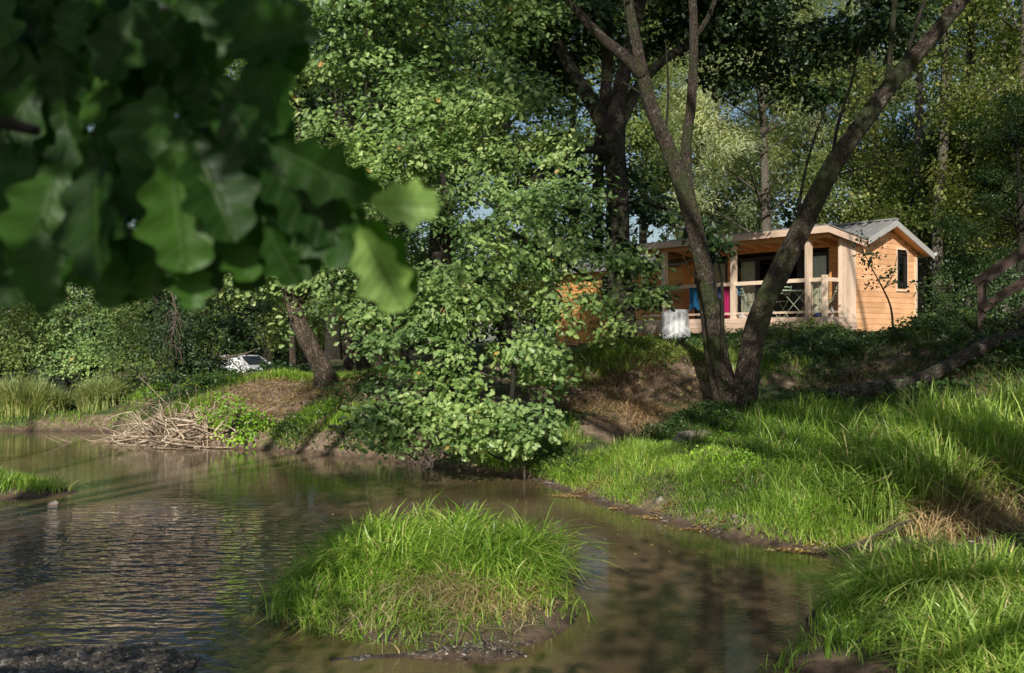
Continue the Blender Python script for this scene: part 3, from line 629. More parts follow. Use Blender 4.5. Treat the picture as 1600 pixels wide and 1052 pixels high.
# ------------------------------------------------------------------ foreground oak with near branch
def big_leaf(acc, base, direction, normal, length, seed, tone=None):
    """lobed oak leaf, grid mesh"""
    rg = np.random.default_rng(seed); nu, nv = 30, 9
    d = np.array(direction, float); d /= np.linalg.norm(d); n = np.array(normal, float); n -= n@d*d; n /= np.linalg.norm(n); s = np.cross(d, n)
    ph = rg.random()*1.2; V = []; UV = []
    curl = rg.uniform(-.5, .9); fold = rg.uniform(.15, .5); tw = rg.uniform(-.5, .5)
    for i in range(nu):
        u = i/(nu-1)
        env = math.sin(math.pi*min(1, u**.9))**.65*(.17+.23*u) if 0 < u < 1 else 0
        lob = 1+.20*math.sin(u*2*math.pi*3.4+ph)
        w = max(0.004, env*lob*(1.05 if u > .05 else .2))
        bend = -curl*.22*u*u
        for j in range(nv):
            v = j/(nv-1)*2-1
            off = abs(v)*w*fold + .018*math.sin(u*26+ph)*abs(v) + tw*v*w*u*.8
            V.append(base+length*(d*(u-.08*abs(v)*0+.10*abs(v)*w)+s*v*w+n*(off+bend))); UV.append((v, u))
    L = []
    for i in range(nu-1):
        for j in range(nv-1): L += [i*nv+j, i*nv+j+1, (i+1)*nv+j+1, (i+1)*nv+j]
    acc.add(V, L, [4]*(len(L)//4), rg.random()*.93 if tone is None else tone, np.array(UV))
    acc.tube([base-d*length*.12, base], [.0012, .0015], 5, sub=1)
def near_leaf_mat():
    m, nt, out = mat('near_oak_leaf')
    uv = N(nt, 'ShaderNodeTexCoord'); s = N(nt, 'ShaderNodeSeparateXYZ'); nt.links.new(uv.outputs['UV'], s.inputs[0])
    ab = N(nt, 'ShaderNodeMath', operation='ABSOLUTE'); nt.links.new(s.outputs[0], ab.inputs[0])
    mid = ramp(nt, ab.outputs[0], [(0, (1, 1, 1)), (.07, (0, 0, 0))])
    k = N(nt, 'ShaderNodeMath', operation='MULTIPLY_ADD'); nt.links.new(ab.outputs[0], k.inputs[0]); k.inputs[1].default_value = -.13; nt.links.new(s.outputs[1], k.inputs[2])
    fr = N(nt, 'ShaderNodeMath', operation='MULTIPLY'); nt.links.new(k.outputs[0], fr.inputs[0]); fr.inputs[1].default_value = 9
    f2 = N(nt, 'ShaderNodeMath', operation='PINGPONG'); nt.links.new(fr.outputs[0], f2.inputs[0]); f2.inputs[1].default_value = .5
    side = ramp(nt, f2.outputs[0], [(0, (.7, .7, .7)), (.09, (0, 0, 0))])
    vein = mixc(nt, 1.0, mid, side, 'LIGHTEN')
    c = ramp(nt, attr(nt), [(0, (.013, .045, .006)), (.7, (.026, .085, .010)), (.96, (.07, .17, .022)), (1, (.27, .43, .12))])
    ml = ramp(nt, noise_t(nt, coords(nt, 'Object'), 25, 4), [(.3, (.75, .75, .75)), (.7, (1.2, 1.2, 1.1))])
    c = mixc(nt, 1.0, c, ml, 'MULTIPLY'); c = mixc(nt, vein, c, (.06, .12, .02))
    p = N(nt, 'ShaderNodeBsdfPrincipled', i_Roughness=.48); p.inputs['Specular IOR Level'].default_value = .35; nt.links.new(c, p.inputs['Base Color']); nt.links.new(bump(nt, vein, .5, .002), p.inputs['Normal'])
    tr = N(nt, 'ShaderNodeBsdfTranslucent'); nt.links.new(mixc(nt, 1.0, c, (1.6, 1.9, .5), 'MULTIPLY'), tr.inputs[0])
    ms = N(nt, 'ShaderNodeMixShader'); ms.inputs[0].default_value = .45
    nt.links.new(p.outputs[0], ms.inputs[1]); nt.links.new(tr.outputs[0], ms.inputs[2]); nt.links.new(ms.outputs[0], out.inputs[0]); return m
L_near = near_leaf_mat()
NL2 = [(rx, ry) for rx, ry in zip(np.random.default_rng(4).uniform(-20, 430, 34), np.random.default_rng(6).uniform(-40, 300, 34))]
ob = np.array([-5.2, 1.6, .3])
froot = empty('oak_tree', ob); tag(froot, 'nearby oak whose blurred branch of big lobed leaves hangs in at upper left', 'tree')
a = Acc()
limb(a, np.array([(-5.2, 1.6, .1), (-5.1, 1.5, 2.5), (-5, 1.2, 5), (-4.6, .6, 8)])-ob, [.35, .28, .22, .12], 14)
limb(a, np.array([(-5.1, 1.5, 2.4), (-3.6, 1.2, 2.7), (-2, 1.0, 2.62), (-1.1, 1.0, 2.36), P(60, 205, 1.05)])-ob, [.09, .05, .03, .012, .006], 10)
for tgt in ((-3.2, -2.6, 6.4), (-4.5, .5, 7.5), (-2.2, -.4, 5.2)): limb(a, np.array([(-5, 1.3, 4), tuple((np.array((-5, 1.3, 4))+tgt)/2+[0, 0, .5]), tgt])-ob, [.12, .07, .02], 8)
a.build('trunk', B_dark, froot, True)
a = Acc()
tw = [px_path([(60, 205, 1.05), (150, 200, 1.03), (240, 185, 1.0), (330, 205, .98), (420, 235, .95), (500, 262, .93), (590, 290, .92)]), px_path([(150, 200, 1.03), (120, 120, 1.1), (160, 40, 1.15), (250, -30, 1.2)]),
      px_path([(240, 185, 1.0), (330, 110, 1.05), (420, 30, 1.1)]), px_path([(60, 205, 1.05), (110, 330, 1.0), (90, 420, .98)]), px_path([(500, 262, .93), (560, 330, .93), (580, 380, .93)]), px_path([(-60, 60, 1.2), (60, 60, 1.15), (200, 70, 1.1), (330, 60, 1.1)])]
for t in tw: limb(a, np.array(t)*np.array([1.1, 1.1, 1])+np.array([0, 0, -.03])-ob, [.004, .0025, .0015], 6, 0, 4)
a.build('twig', B_dark, froot, True)
# (base px, base py, direction degrees (0 right, 90 down), length px, depth)
NL = [(155, 235, 88, 235, .98), (265, 225, 84, 225, .95), (300, 215, 62, 200, .97), (95, 250, 100, 210, 1.0), (40, 240, 95, 220, 1.05), (335, 215, 75, 230, 1.02), (190, 240, 96, 200, 1.05),
      (420, 225, 28, 170, .92), (400, 235, 45, 210, .96), (460, 270, 55, 190, .97), (500, 265, 25, 120, .93), (575, 315, 4, 125, .88), (560, 350, 62, 170, .92), (540, 330, 50, 190, .98), (470, 250, 60, 200, 1.02), (440, 300, 70, 170, 1.05),
      (350, 90, -20, 160, 1.05), (370, 60, 20, 150, 1.08), (400, 50, 75, 190, 1.05), (330, 120, 40, 170, 1.05), (350, 150, 60, 150, 1.0), (250, 130, 100, 170, 1.05), (200, 60, 110, 170, 1.1), (150, 60, 70, 180, 1.1), (90, 60, 90, 190, 1.1), (20, 60, 80, 190, 1.15),
      (60, 130, 120, 190, 1.1), (0, 150, 95, 200, 1.1), (270, 20, 60, 180, 1.1), (300, -30, 80, 180, 1.15), (230, -40, 95, 190, 1.2), (140, -40, 85, 190, 1.2), (60, -30, 90, 190, 1.2), (-20, -20, 70, 200, 1.2), (400, -60, 95, 170, 1.15),
      (110, 330, 100, 160, 1.0), (60, 350, 80, 150, .98), (20, 330, 90, 170, 1.05), (240, 330, 95, 150, 1.02), (300, 340, 80, 140, 1.0), (200, 350, 92, 140, 1.06), (340, 350, 60, 120, 1.0), (-10, 300, 80, 180, 1.1), (160, 130, 60, 180, 1.08), (280, 150, 20, 150, 1.1), (100, 180, 70, 170, 1.12), (220, 180, 120, 160, 1.1),
      (130, 10, 100, 200, 1.25), (330, 10, 110, 180, 1.25), (40, 10, 60, 200, 1.3), (220, 100, 90, 180, 1.25), (120, 110, 95, 190, 1.25), (30, 200, 70, 200, 1.25), (310, 190, 110, 160, 1.2), (440, -30, 80, 150, 1.2), (150, 300, 85, 180, 1.2), (250, 290, 80, 180, 1.2), (60, 290, 95, 190, 1.2), (380, 330, 85, 140, 1.1)]
NL += [(180, 385, 98, 110, 1.0), (300, 395, 84, 105, 1.0), (415, 350, 66, 120, .97), (90, 420, 102, 85, 1.0), (240, 400, 100, 80, 1.02)]
NL += [(px_, py_, 80+px_ % 30, 190, 1.22) for px_, py_ in ((-30, -60), (20, -70), (75, -50), (130, -70), (185, -60), (240, -70), (300, -60), (0, -10), (100, -20), (210, -10))]+[(x_, y_, 60+55*math.sin(k_*2.3), 125+35*math.sin(k_*5.1), 1.0+.2*abs(math.sin(k_*1.7))) for k_, (x_, y_) in enumerate(NL2) if x_ < 430-max(0, y_)*.25 and not (330 < x_ < 420 and y_ < 130)]
for i, (px, py, an, ln, Y) in enumerate(NL):
    rg = np.random.default_rng(900+i)
    b = P(px, py, Y)-ob; an = math.radians(an); d = np.array([math.cos(an), rg.uniform(-.35, .25), -math.sin(an)])
    n = np.array([rg.uniform(-.6, .6), -1, rg.uniform(-.5, .5)])
    a = Acc(); big_leaf(a, b, d, n, ln*.9/F*Y, i+5, 1.0 if (px, py) in ((575, 315), (560, 350)) else None)  # sunlight put into the colour: paler tone for the tip leaves
    a.build('leaf', L_near, froot, True)

# ------------------------------------------------------------------ shade: unseen trees beside and behind the camera, crowns shaped to cast shadow
def shade(T, L, r, rz=None): c = np.array(T, float)+SUN*L; return (c[0], c[1], c[2], r, r, rz or r*.7)
def shade_tree(label, base, ells, seed, m=L_bush, dens=1.0):
    base = np.array(base, float); top = np.mean([e[:3] for e in ells], 0)
    fork = base+np.array([0, 0, 3.5])
    tr = [([base-[0, 0, .3], base+[.1, 0, 2], fork, fork+(top-fork)*.3+[0, 0, 1.5]], [.34, .28, .24, .16])]
    for e in ells:
        t = np.array(e[:3]); tr.append(([fork, fork+(t-fork)*.5+[0, 0, 1.0], t], [.13, .08, .02], 8))
    return make_tree('unseen_shade_tree', label, 'tree', tr, ells, m, B_dark, 'ovate', .13, dens, seed=seed, per=13, spread=.22, hole=.36, group='unseen trees placed to cast shade')
shade_tree('unseen tree on the right near bank, crown placed to cast shade', (8.5, 2.2, .9), [shade((6.4, 16.9, 1.3), 13, 1.3, .6), shade((8.8, 16.6, 1.8), 13, 1.3, .7), shade((4.9, 15.4, .9), 13, .7, .5), shade((5, 22, 8.6), 13, 1.7), shade((7.4, 22.3, 8.8), 13, 1.5), shade((2.6, 21, 8.2), 13, 1.7), shade((4.3, 15.6, 1), 14, 1.7), shade((6.2, 17.5, 1.6), 14, 2.0), shade((9, 17.5, 2), 14, 2.0), shade((5.5, 20.8, 1.9), 14.5, 1.1, .6), shade((8.5, 21.5, 2.1), 14.5, 1.2, .7), shade((11.5, 19, 2.1), 14, 2), shade((10.5, 15.5, 2), 13, 1.2, .7)], 81)
shade_tree('unseen tall tree behind the camera at right, crown placed to cast shade', (4.6, -3, .8), [shade((2.4, 17.6, 1), 16, .9, .5), shade((2.0, 7.6, 0), 12, 1.2, .9), shade((1.5, 5.2, 0), 12, .9, .5), shade((1.25, 6.6, 0), 13, .6, .6), shade((1.1, 15.6, 4.0), 13, 1.2, .8), shade((-1.0, 15.2, 2.6), 13, .4, .3), shade((-1.6, 15.2, 5.2), 14, .5, .3), shade((-.3, 14.4, 2.5), 13, .35, .25), shade((-2.1, 15.5, 3.8), 14, .4, .3), shade((-.7, 14.6, 4.4), 14, .35, .25), shade((1.0, 19.8, 5.2), 15, 1.5), shade((.6, 20, 9), 13, 1.6), shade((1.5, 20, 7.0), 17, 2.4), shade((3.6, 21.5, 9.0), 15, 2.2), shade((6.5, 22, 9.8), 14, 2.0), shade((1.9, 9.2, 0), 12, .7), shade((1.9, 16.5, 3.0), 13, .9), shade((4.2, 14.9, 4.5), 12, 1.1), shade((5.0, 14.6, 6.5), 11, 1.1)], 82, dens=.9)
shade_tree('unseen tall tree behind the camera at left, crown placed to cast shade', (-9.5, -3, .5), [shade((.2, 19, 6.4), 15, 1.5), shade((-1.0, 19, 8.3), 14, 1.4), shade((.9, 18.5, 5.2), 15, 1.0), shade((-4.8, 9.2, 0), 13, 1.3, .8), shade((-3.1, 9.9, 0), 13, 1.3), shade((-3.5, 6.5, 0), 13, 1.5), shade((-5.8, 8, 0), 14, 1.6), shade((-6.5, 10, 0), 14, 1.2), shade((-6, 23, 3.5), 26, 1.5), shade((-9, 24, 2.4), 26, 1.4), shade((-12.5, 25, 3), 26, 1.5), shade((-3.4, 19.2, 1), 22, 1.0), shade((-9.5, 14.5, 0), 18, 1.4)], 83, dens=.8)
a_e = [shade(P(70, 60, 1.15), 1.5, .32, .2), shade(P(250, 30, 1.15), 1.6, .3, .2), shade(P(30, 220, 1.1), 1.5, .26, .18), shade(P(150, 130, 1.1), 1.7, .26, .18), shade(P(60, 400, 1.0), 1.4, .16, .12), shade(P(400, 20, 1.1), 1.5, .2, .14), shade(P(160, -20, 1.2), 1.5, .3, .2), shade(P(330, 60, 1.1), 1.7, .2, .14), (-2.7, -1.0, 3.8, .7, .5, .35), (-3.3, -.3, 4.4, .9, .9, .6), (-3.4, .4, 5.2, 1.2, 1.1, .9), (-4.6, .8, 7.4, 1.6, 1.5, 1.3)]  # small clumps added out of view to shade the near leaves
ca = Acc(); crown(ca, [(e[0]-ob[0], e[1]-ob[1], e[2]-ob[2], *e[3:]) for e in a_e], 'oak', .12, 2.0, seed=88)
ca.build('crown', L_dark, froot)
# ------------------------------------------------------------------ cabin
CR = math.radians(-52.77); CO = np.array([7.9, 25.1])
ex = np.array([math.cos(CR), math.sin(CR)]); ey = np.array([-math.sin(CR), math.cos(CR)])
def W(lx, ly, z): q = CO+ex*lx+ey*ly; return np.array([q[0], q[1], z])
def lx_of(px, ly):
    k = (px-800)/F; o = CO+ey*ly
    return -(o[0]-k*o[1])/(-(-ex[0])*1.0*1 + 0) if False else -((o[0]-k*o[1])/(ex[0]+k*(-ex[1])))
def part(a, name, m, par, smooth=False): return a.build(name, m, par, smooth)
cab = empty('wooden_cabin', (*CO, 2.1), CR); tag(cab, 'larch clad holiday cabin with covered porch, deck and grey metal gable roof', 'cabin')
Z0 = 2.1
def z(v): return v-Z0
DK = 2.5; D0 = 1.31; D1 = 4.12; XL = -7.0
def roofz(y):   # underside of main roof
    return 5.03-.43*abs(y-2.65) if True else 0
def main_top(y): return 5.11-.43*abs(y-2.65)
# gable cladding boards, split around the window
a = Acc(); bh = .145; k = 0; zz = 1.75
wy0, wy1, wz0, wz1 = 3.20, 3.66, 3.33, 4.31
def lap(a, y0, y1, za, zb, r, x=0.0, th=.022):
    # one lapped board on the gable, thicker at its foot, top cut to the roof slope at each end
    v = [(x, y0, za), (x+th, y0, za), (x+th-.006, y0, zb), (x, y0, zb), (x, y1, za), (x+th, y1, za), (x+th-.006, y1, zb), (x, y1, zb)]
    a.add(v, [0, 1, 2, 3, 7, 6, 5, 4, 0, 4, 5, 1, 1, 5, 6, 2, 2, 6, 7, 3], [4]*5, r)
while zz < 5.0:
    za, zb = zz, zz+bh-.007
    # limits from the roof line
    lo, hi = D0, D1
    if zb > roofz(lo): lo = 2.65-(5.03-zb)/.43
    if zb > roofz(hi): hi = 2.65+(5.03-zb)/.43
    lo2, hi2 = max(lo, D0), min(hi, D1)
    if hi2-lo2 > .1:
        segs = [(lo2, hi2)]
        if zb > wz0-.05 and za < wz1+.05: segs = [(lo2, min(wy0-.05, hi2)), (wy1+.05, hi2)]
        for s0, s1 in segs:
            if s1-s0 > .05:
                cuts = [s0, s1]
                if s1-s0 > 1.5: cuts.insert(1, s0+random.uniform(.4, .6)*(s1-s0))
                for q0, q1 in zip(cuts[:-1], cuts[1:]): lap(a, q0, q1-.003, z(za), z(zb), random.random())
    zz += bh
part(a, 'gable_cladding', W_y, cab)
# solid walls behind
a = Acc()
a.box(-.06, -.004, D0+.06, wy0-.02, z(1.75), z(4.40)); a.box(-.06, -.004, wy1+.02, D1-.03, z(1.75), z(4.30)); a.box(-.06, -.004, wy0-.02, wy1+.02, z(1.75), z(wz0)-.02)
g = [(-.03, D0+.05, z(4.42)), (-.03, D1-.03, z(4.36)), (-.03, 2.65, z(5.02))]; a.add(g, [0, 1, 2], [3], .5)
a.box(XL, -.07, D1-.06, D1, z(1.75), z(4.28)); a.box(XL, XL+.06, D0, D1-.07, z(1.75), z(4.3))
part(a, 'wall', W_y, cab)
a = Acc(); a.box(.002, .045, D1-.07, D1+.03, z(1.75), z(4.26), .6); part(a, 'corner_board', W_post, cab)
# window in gable
wf = Acc()
for y0, y1, z0_, z1_ in ((wy0, wy0+.06, wz0, wz1), (wy1-.06, wy1, wz0, wz1), (wy0+.06, wy1-.06, wz0, wz0+.07), (wy0+.06, wy1-.06, wz1-.07, wz1)): wf.box(-.05, .035, y0, y1, z(z0_), z(z1_), .3)
wo = part(wf, 'window', M_frame, cab)
a = Acc(); a.box(-.02, -.012, wy0+.06, wy1-.06, z(wz0+.07), z(wz1-.07)); part(a, 'pane', M_glass, wo)
a = Acc(); a.box(.0, .03, wy0-.05, wy0-.003, z(wz0-.05), z(wz1+.05)); a.box(.0, .03, wy1+.003, wy1+.05, z(wz0-.05), z(wz1+.05)); a.box(.0, .034, wy0-.05, wy1+.05, z(wz1+.052), z(wz1+.1)); a.box(.0, .05, wy0-.06, wy1+.06, z(wz0-.1), z(wz0-.052)); part(a, 'window_trim', W_post, wo)
a = Acc(); n_ = 14
for i in range(n_): a.bar((-.12, wy0+.02+i*.033, z(wz0+.1)), (-.12, wy0+.02+i*.033, z(wz1-.05)), .034, .02+.02*(i % 2))
part(a, 'curtain', M_curtain, wo)
# front wall behind porch: boards between openings (local x)
def X(px, ly=D0): return lx_of(px, ly)
op = [(X(1086), X(1137.5)), (X(1149), X(1296))]         # glazed openings
a = Acc(); zz = DK
while zz < 4.52:
    zb = min(zz+.138, 4.53)
    edges = [XL, op[0][0], op[0][1], op[1][0], op[1][1], -.06]
    spans = [(edges[0], edges[1]), (edges[2], edges[3]), (edges[4], edges[5])] if zz < 4.28 else [(XL, -.06)]
    for s0, s1 in spans:
        r = random.random()
        v = [(s0, D0, z(zz)), (s1, D0, z(zz)), (s1, D0-.022, z(zz)), (s0, D0-.022, z(zz)), (s0, D0, z(zb)), (s1, D0, z(zb)), (s1, D0-.016, z(zb)), (s0, D0-.016, z(zb))]
        a.add(v, [0, 1, 2, 3, 7, 6, 5, 4, 3, 2, 6, 7, 0, 3, 7, 4, 1, 5, 6, 2], [4]*5, r)
    zz += .145
part(a, 'front_cladding', W_x, cab)
a = Acc(); x0 = X(1070.5)
a.box(x0-.09, x0+.09, D0-.09, D0-.025, z(DK), z(4.5), .7)
part(a, 'wall_batten', W_soff, cab)
# sliding doors
def door(x0, x1, name='patio_door', cur=True, gl=True):
    f = Acc()
    f.box(x0, x0+.08, D0-.02, D0+.06, z(DK), z(4.27), .2); f.box(x1-.08, x1, D0-.02, D0+.06, z(DK), z(4.27), .2)
    f.box(x0+.08, x1-.08, D0-.02, D0+.06, z(4.17), z(4.27), .2); f.box(x0+.08, x1-.08, D0-.02, D0+.06, z(DK), z(DK+.09), .2)
    d = part(f, name, M_frame, cab)
    if gl: g = Acc(); g.box(x0+.08, x1-.08, D0+.018, D0+.026, z(DK+.09), z(4.17)); part(g, 'pane', M_glass, d)
    if cur:
        c = Acc(); n = int((x1-x0-.16)/.05); pts = []
        for i in range(n+1):
            xx = x0+.08+i*(x1-x0-.16)/n; pts.append((xx, D0+.16+.03*math.sin(i*1.9)+.012*math.sin(i*.8)))
        V = [(p_[0], p_[1], zc) for zc in (z(DK+.02), z(4.22)) for p_ in pts]; m_ = n+1
        L = sum([[i, i+1, m_+i+1, m_+i] for i in range(n)], []); c.add(V, L, [4]*n, .5); part(c, 'curtain', M_curtain, d, True)
door(X(1086), X(1137.5)); door(X(1149), X(1184)); door(X(1184)+.004, X(1250), gl=False, cur=False); door(X(1250)+.004, X(1296))
# interior
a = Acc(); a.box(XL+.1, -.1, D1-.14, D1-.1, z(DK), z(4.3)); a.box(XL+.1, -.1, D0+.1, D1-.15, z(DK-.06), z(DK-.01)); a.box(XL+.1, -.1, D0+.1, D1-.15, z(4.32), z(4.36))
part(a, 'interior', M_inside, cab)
# main roof
a = Acc(); xr = .34; xl = XL-.3
def slope(a, ya, yb, th, off=0, x0=xl, x1=xr, r=.5):
    za, zb = main_top(ya)+off, main_top(yb)+off
    v = [(x, y, z(q)) for x in (x0, x1) for (y, q) in ((ya, za), (yb, zb), (yb, zb-th), (ya, za-th))]
    a.add(v, [0, 1, 2, 3, 7, 6, 5, 4, 0, 4, 5, 1, 1, 5, 6, 2, 2, 6, 7, 3, 3, 7, 4, 0], [4]*6, r)
slope(a, 1.38, 2.645, .02); slope(a, 2.655, 4.52, .02)
xx = xl+.02
while xx < xr:
    slope(a, 1.38, 2.64, .03, .034, xx, xx+.03); slope(a, 2.66, 4.52, .03, .034, xx, xx+.03); xx += .25
a.box(xl, xr+.01, 2.55, 2.75, z(5.10), z(5.145))
rf = part(a, 'roof', M_roof, cab)
a = Acc(); slope(a, 1.40, 2.645, .16, -.022, xr-.025, xr+.012); slope(a, 2.655, 4.50, .16, -.022, xr-.025, xr+.012); part(a, 'rake_trim', M_trim, rf)
a = Acc(); slope(a, 1.45, 2.64, .03, -.09, xl+.02, xr-.03); slope(a, 2.66, 4.45, .03, -.09, xl+.02, xr-.03); part(a, 'soffit', W_soff, rf)
a = Acc(); a.tube([(xl, 4.57, z(4.27)), (xr+.04, 4.57, z(4.27))], [.055], 8, sub=1); part(a, 'gutter', M_trim, rf, True)
# porch roof
PF = -.22; PB = 1.42
def pz(y): return 4.80-(y-PF)*.17
def pslab(a, x0, x1, ya, yb, top, th, r=None):
    v = [(x, y, z(pz(y)+top-d)) for x in (x0, x1) for (y, d) in ((ya, 0), (yb, 0), (yb, th), (ya, th))]
    a.add(v, [0, 1, 2, 3, 7, 6, 5, 4, 0, 4, 5, 1, 1, 5, 6, 2, 2, 6, 7, 3, 3, 7, 4, 0], [4]*6, random.random() if r is None else r)
pr = Acc(); pslab(pr, -6.95, .27, PF, PB, 0, .02)
xx = -6.9
while xx < .25: pslab(pr, xx, xx+.03, PF, PB, .03, .03); xx += .25
prf = part(pr, 'porch_roof', M_roof, cab)
a = Acc(); a.box(-6.9, .24, PF-.0, PF+.04, z(4.60), z(4.775), .5); part(a, 'fascia', W_deck, prf)
a = Acc(); pslab(a, .20, .24, PF+.042, PB, -.022, .17, .6); part(a, 'side_fascia', W_decky, prf)
a = Acc(); xx = -6.7
while xx < .1: pslab(a, xx, xx+.055, PF+.05, 1.27, -.04, .12); xx += .55
a.box(-6.9, .12, .0, .10, z(4.50), z(4.62))
part(a, 'rafter', W_soff, prf)
a = Acc(); yy = PF+.06
while yy < 1.28: pslab(a, -6.9, .19, yy, yy+.085, -.021, .018); yy += .10
part(a, 'ceiling_board', W_soff, prf)
# deck
a = Acc(); yy = 0.0
while yy < D0-.03: a.box(-6.7, 0, yy, min(yy+.115, D0-.03), z(DK-.03), z(DK)); yy += .12
dk = part(a, 'deck', W_deck, cab)
a = Acc()
for i in range(3): a.box(-6.7, .03, -.035, -.003, z(DK-.005-.135*(i+1)+.006), z(DK-.005-.135*i))
part(a, 'deck_skirt', W_deck, dk)
a = Acc()
for i in range(4): a.box(.004, .034, -.0, D0+.0, z(DK-.005-.135*(i+1)+.006), z(DK-.005-.135*i))
part(a, 'side_skirt', W_decky, dk)
for lx in (-.6, -2.2, -3.8, -5.4):
    a = Acc(); a.box(lx-.07, lx+.07, .1, .24, z(1.4), z(DK-.032)); part(a, 'pier', W_post, dk)
for px, hw in ((1036, .07), (1144, .068), (1261, .068)):
    lx = lx_of(px, .0); a = Acc(); a.box(lx-hw, lx+hw, .0, .14, z(DK), z(4.52)); part(a, 'porch_post', W_post, cab)
# railing (front in three bays, short side return)
rail = Acc(); xs = [-6.6, lx_of(1036, 0), lx_of(1144, 0), lx_of(1261, 0), -.05]
rl = empty('railing', (0, 0, 0)); bpy.data.objects.remove(rl)
r_ = Acc()
for x0, x1 in zip(xs[:-1], xs[1:]):
    r_.box(x0+.07, x1-.07, .03, .08, z(3.40), z(3.50)); r_.box(x0+.07, x1-.07, .035, .075, z(2.60), z(2.66))
r_.box(-.04, .0, .115, .58, z(3.40), z(3.50)); r_.box(-.035, -.005, .115, .58, z(2.60), z(2.66))
r_.box(-.11, .01, .0, .11, z(DK), z(3.56))
ro = part(r_, 'railing', W_post, cab)
wi = Acc()
for x0, x1 in zip(xs[:-1], xs[1:]):
    q = x0+.1
    while q < x1-.08: wi.box(q, q+.004, .052, .056, z(2.66), z(3.40)); q += .06
    q = 2.70
    while q < 3.39: wi.box(x0+.07, x1-.07, .0585, .0625, z(q), z(q+.004)); q += .06
q = .14
while q < .57: wi.box(-.022, -.018, q, q+.007, z(2.66), z(3.40)); q += .055
q = 2.70
while q < 3.39: wi.box(-.0175, -.0145, .115, .58, z(q), z(q+.007)); q += .055
part(wi, 'wire_infill', M_wire, ro)
# vertical batten screen at the porch end
a = Acc(); yy = .60
while yy < 1.27: a.box(-.02, .03, yy, yy+.045, z(DK), z(pz(yy)-.05)); yy += .062
a.box(-.045, -.022, .60, 1.27, z(DK), z(4.46)); part(a, 'batten_screen', W_post, cab)

# ---- second cabin, mostly hidden behind the oak
c2 = empty('wooden_cabin', (5.2, 30.3, 2.1), CR); tag(c2, 'second orange-brown cabin with grey roof half hidden behind the oak foliage', 'cabin')
a = Acc(); zz = 1.7
while zz < 4.2: a.box(-6, 0, 0, .05, z(zz), z(zz+.138)); zz += .145
a.box(-6, -.01, 3.5, 3.6, z(1.7), z(4.2)); a.box(-.06, 0, .06, 3.49, z(1.7), z(4.2)); a.box(-6, -5.94, .06, 3.49, z(1.7), z(4.2))
part(a, 'wall', W_x, c2)
a = Acc()
v = [(x, y, z(q)) for x in (-6.3, .3) for (y, q) in ((-.35, 4.2), (1.8, 4.95), (3.9, 4.2), (3.9, 4.15), (1.8, 4.89), (-.35, 4.15))]
a.add(v, [0, 1, 2, 3, 4, 5, 11, 10, 9, 8, 7, 6, 0, 6, 7, 1, 1, 7, 8, 2, 2, 8, 9, 3, 3, 9, 10, 4, 4, 10, 11, 5, 5, 11, 6, 0], [6, 6]+[4]*6, .5)
part(a, 'roof', M_roof, c2)
a = Acc(); a.box(-3.6, -2.4, -.03, -.005, z(3.2), z(4.0)); part(a, 'window', M_frame, c2)

# ---- things on the porch
def put_at(name, lx, ly, zz, label, cat, group=None, rz=0):
    o = empty(name, W(lx, ly, zz), CR+rz); tag(o, label, cat, group); return o
def rods(a, segs, r=.011, m=6):
    for s in segs: a.tube([s[0], s[1]], [r], m, sub=1)
def fold_chair(lx, ly, rz, label):
    c = put_at('folding_chair', lx, ly, DK, label, 'chair', 'pale green folding bistro chairs on the porch', rz)
    a = Acc()
    for s in (-.2, .2): rods(a, [((s, -.22, 0), (s, .16, .46)), ((s, .20, 0), (s, -.18, .46))])
    rods(a, [((-.2, -.2, .03), (.2, -.2, .03)), ((-.2, .18, .03), (.2, .18, .03))], .009); part(a, 'leg_frame', M_green, c, True)
    a = Acc()
    for i in range(6): a.box(-.2, .2, -.19+i*.062, -.14+i*.062, .455, .47)
    part(a, 'seat', M_green, c)
    a = Acc()
    for s in (-.2, .2): a.tube([(s, .14, .44), (s, .22, .62), (s, .30, .88)], [.012], 6)
    for i in range(3): a.tube([(-.2, .235+.03*i, .66+.09*i), (0, .265+.03*i, .66+.09*i), (.2, .235+.03*i, .66+.09*i)], [.022], 6)
    part(a, 'backrest', M_green, c, True); return c
fold_chair(lx_of(1172, .75), .75, 1.9, 'pale green folding chair in front of the long beige curtain')
fold_chair(lx_of(1216, .8), .8, -1.7, 'pale green folding chair left of the porch table')
fold_chair(lx_of(1294, .75), .75, -1.2, 'pale green folding chair at the right end of the porch')
t = put_at('folding_table', lx_of(1250, .72), .72, DK, 'pale green folding bistro table behind the porch railing', 'table')
a = Acc()
for i in range(9): a.box(-.45, .45, -.29+i*.066, -.235+i*.066, .71, .73)
part(a, 'tabletop', M_green, t)
for s in (-.27, .27):
    a = Acc(); rods(a, [((-.36, s, 0), (.36, s, .70)), ((.36, s, 0), (-.36, s, .70))], .014); part(a, 'cross_leg', M_green, t, True)
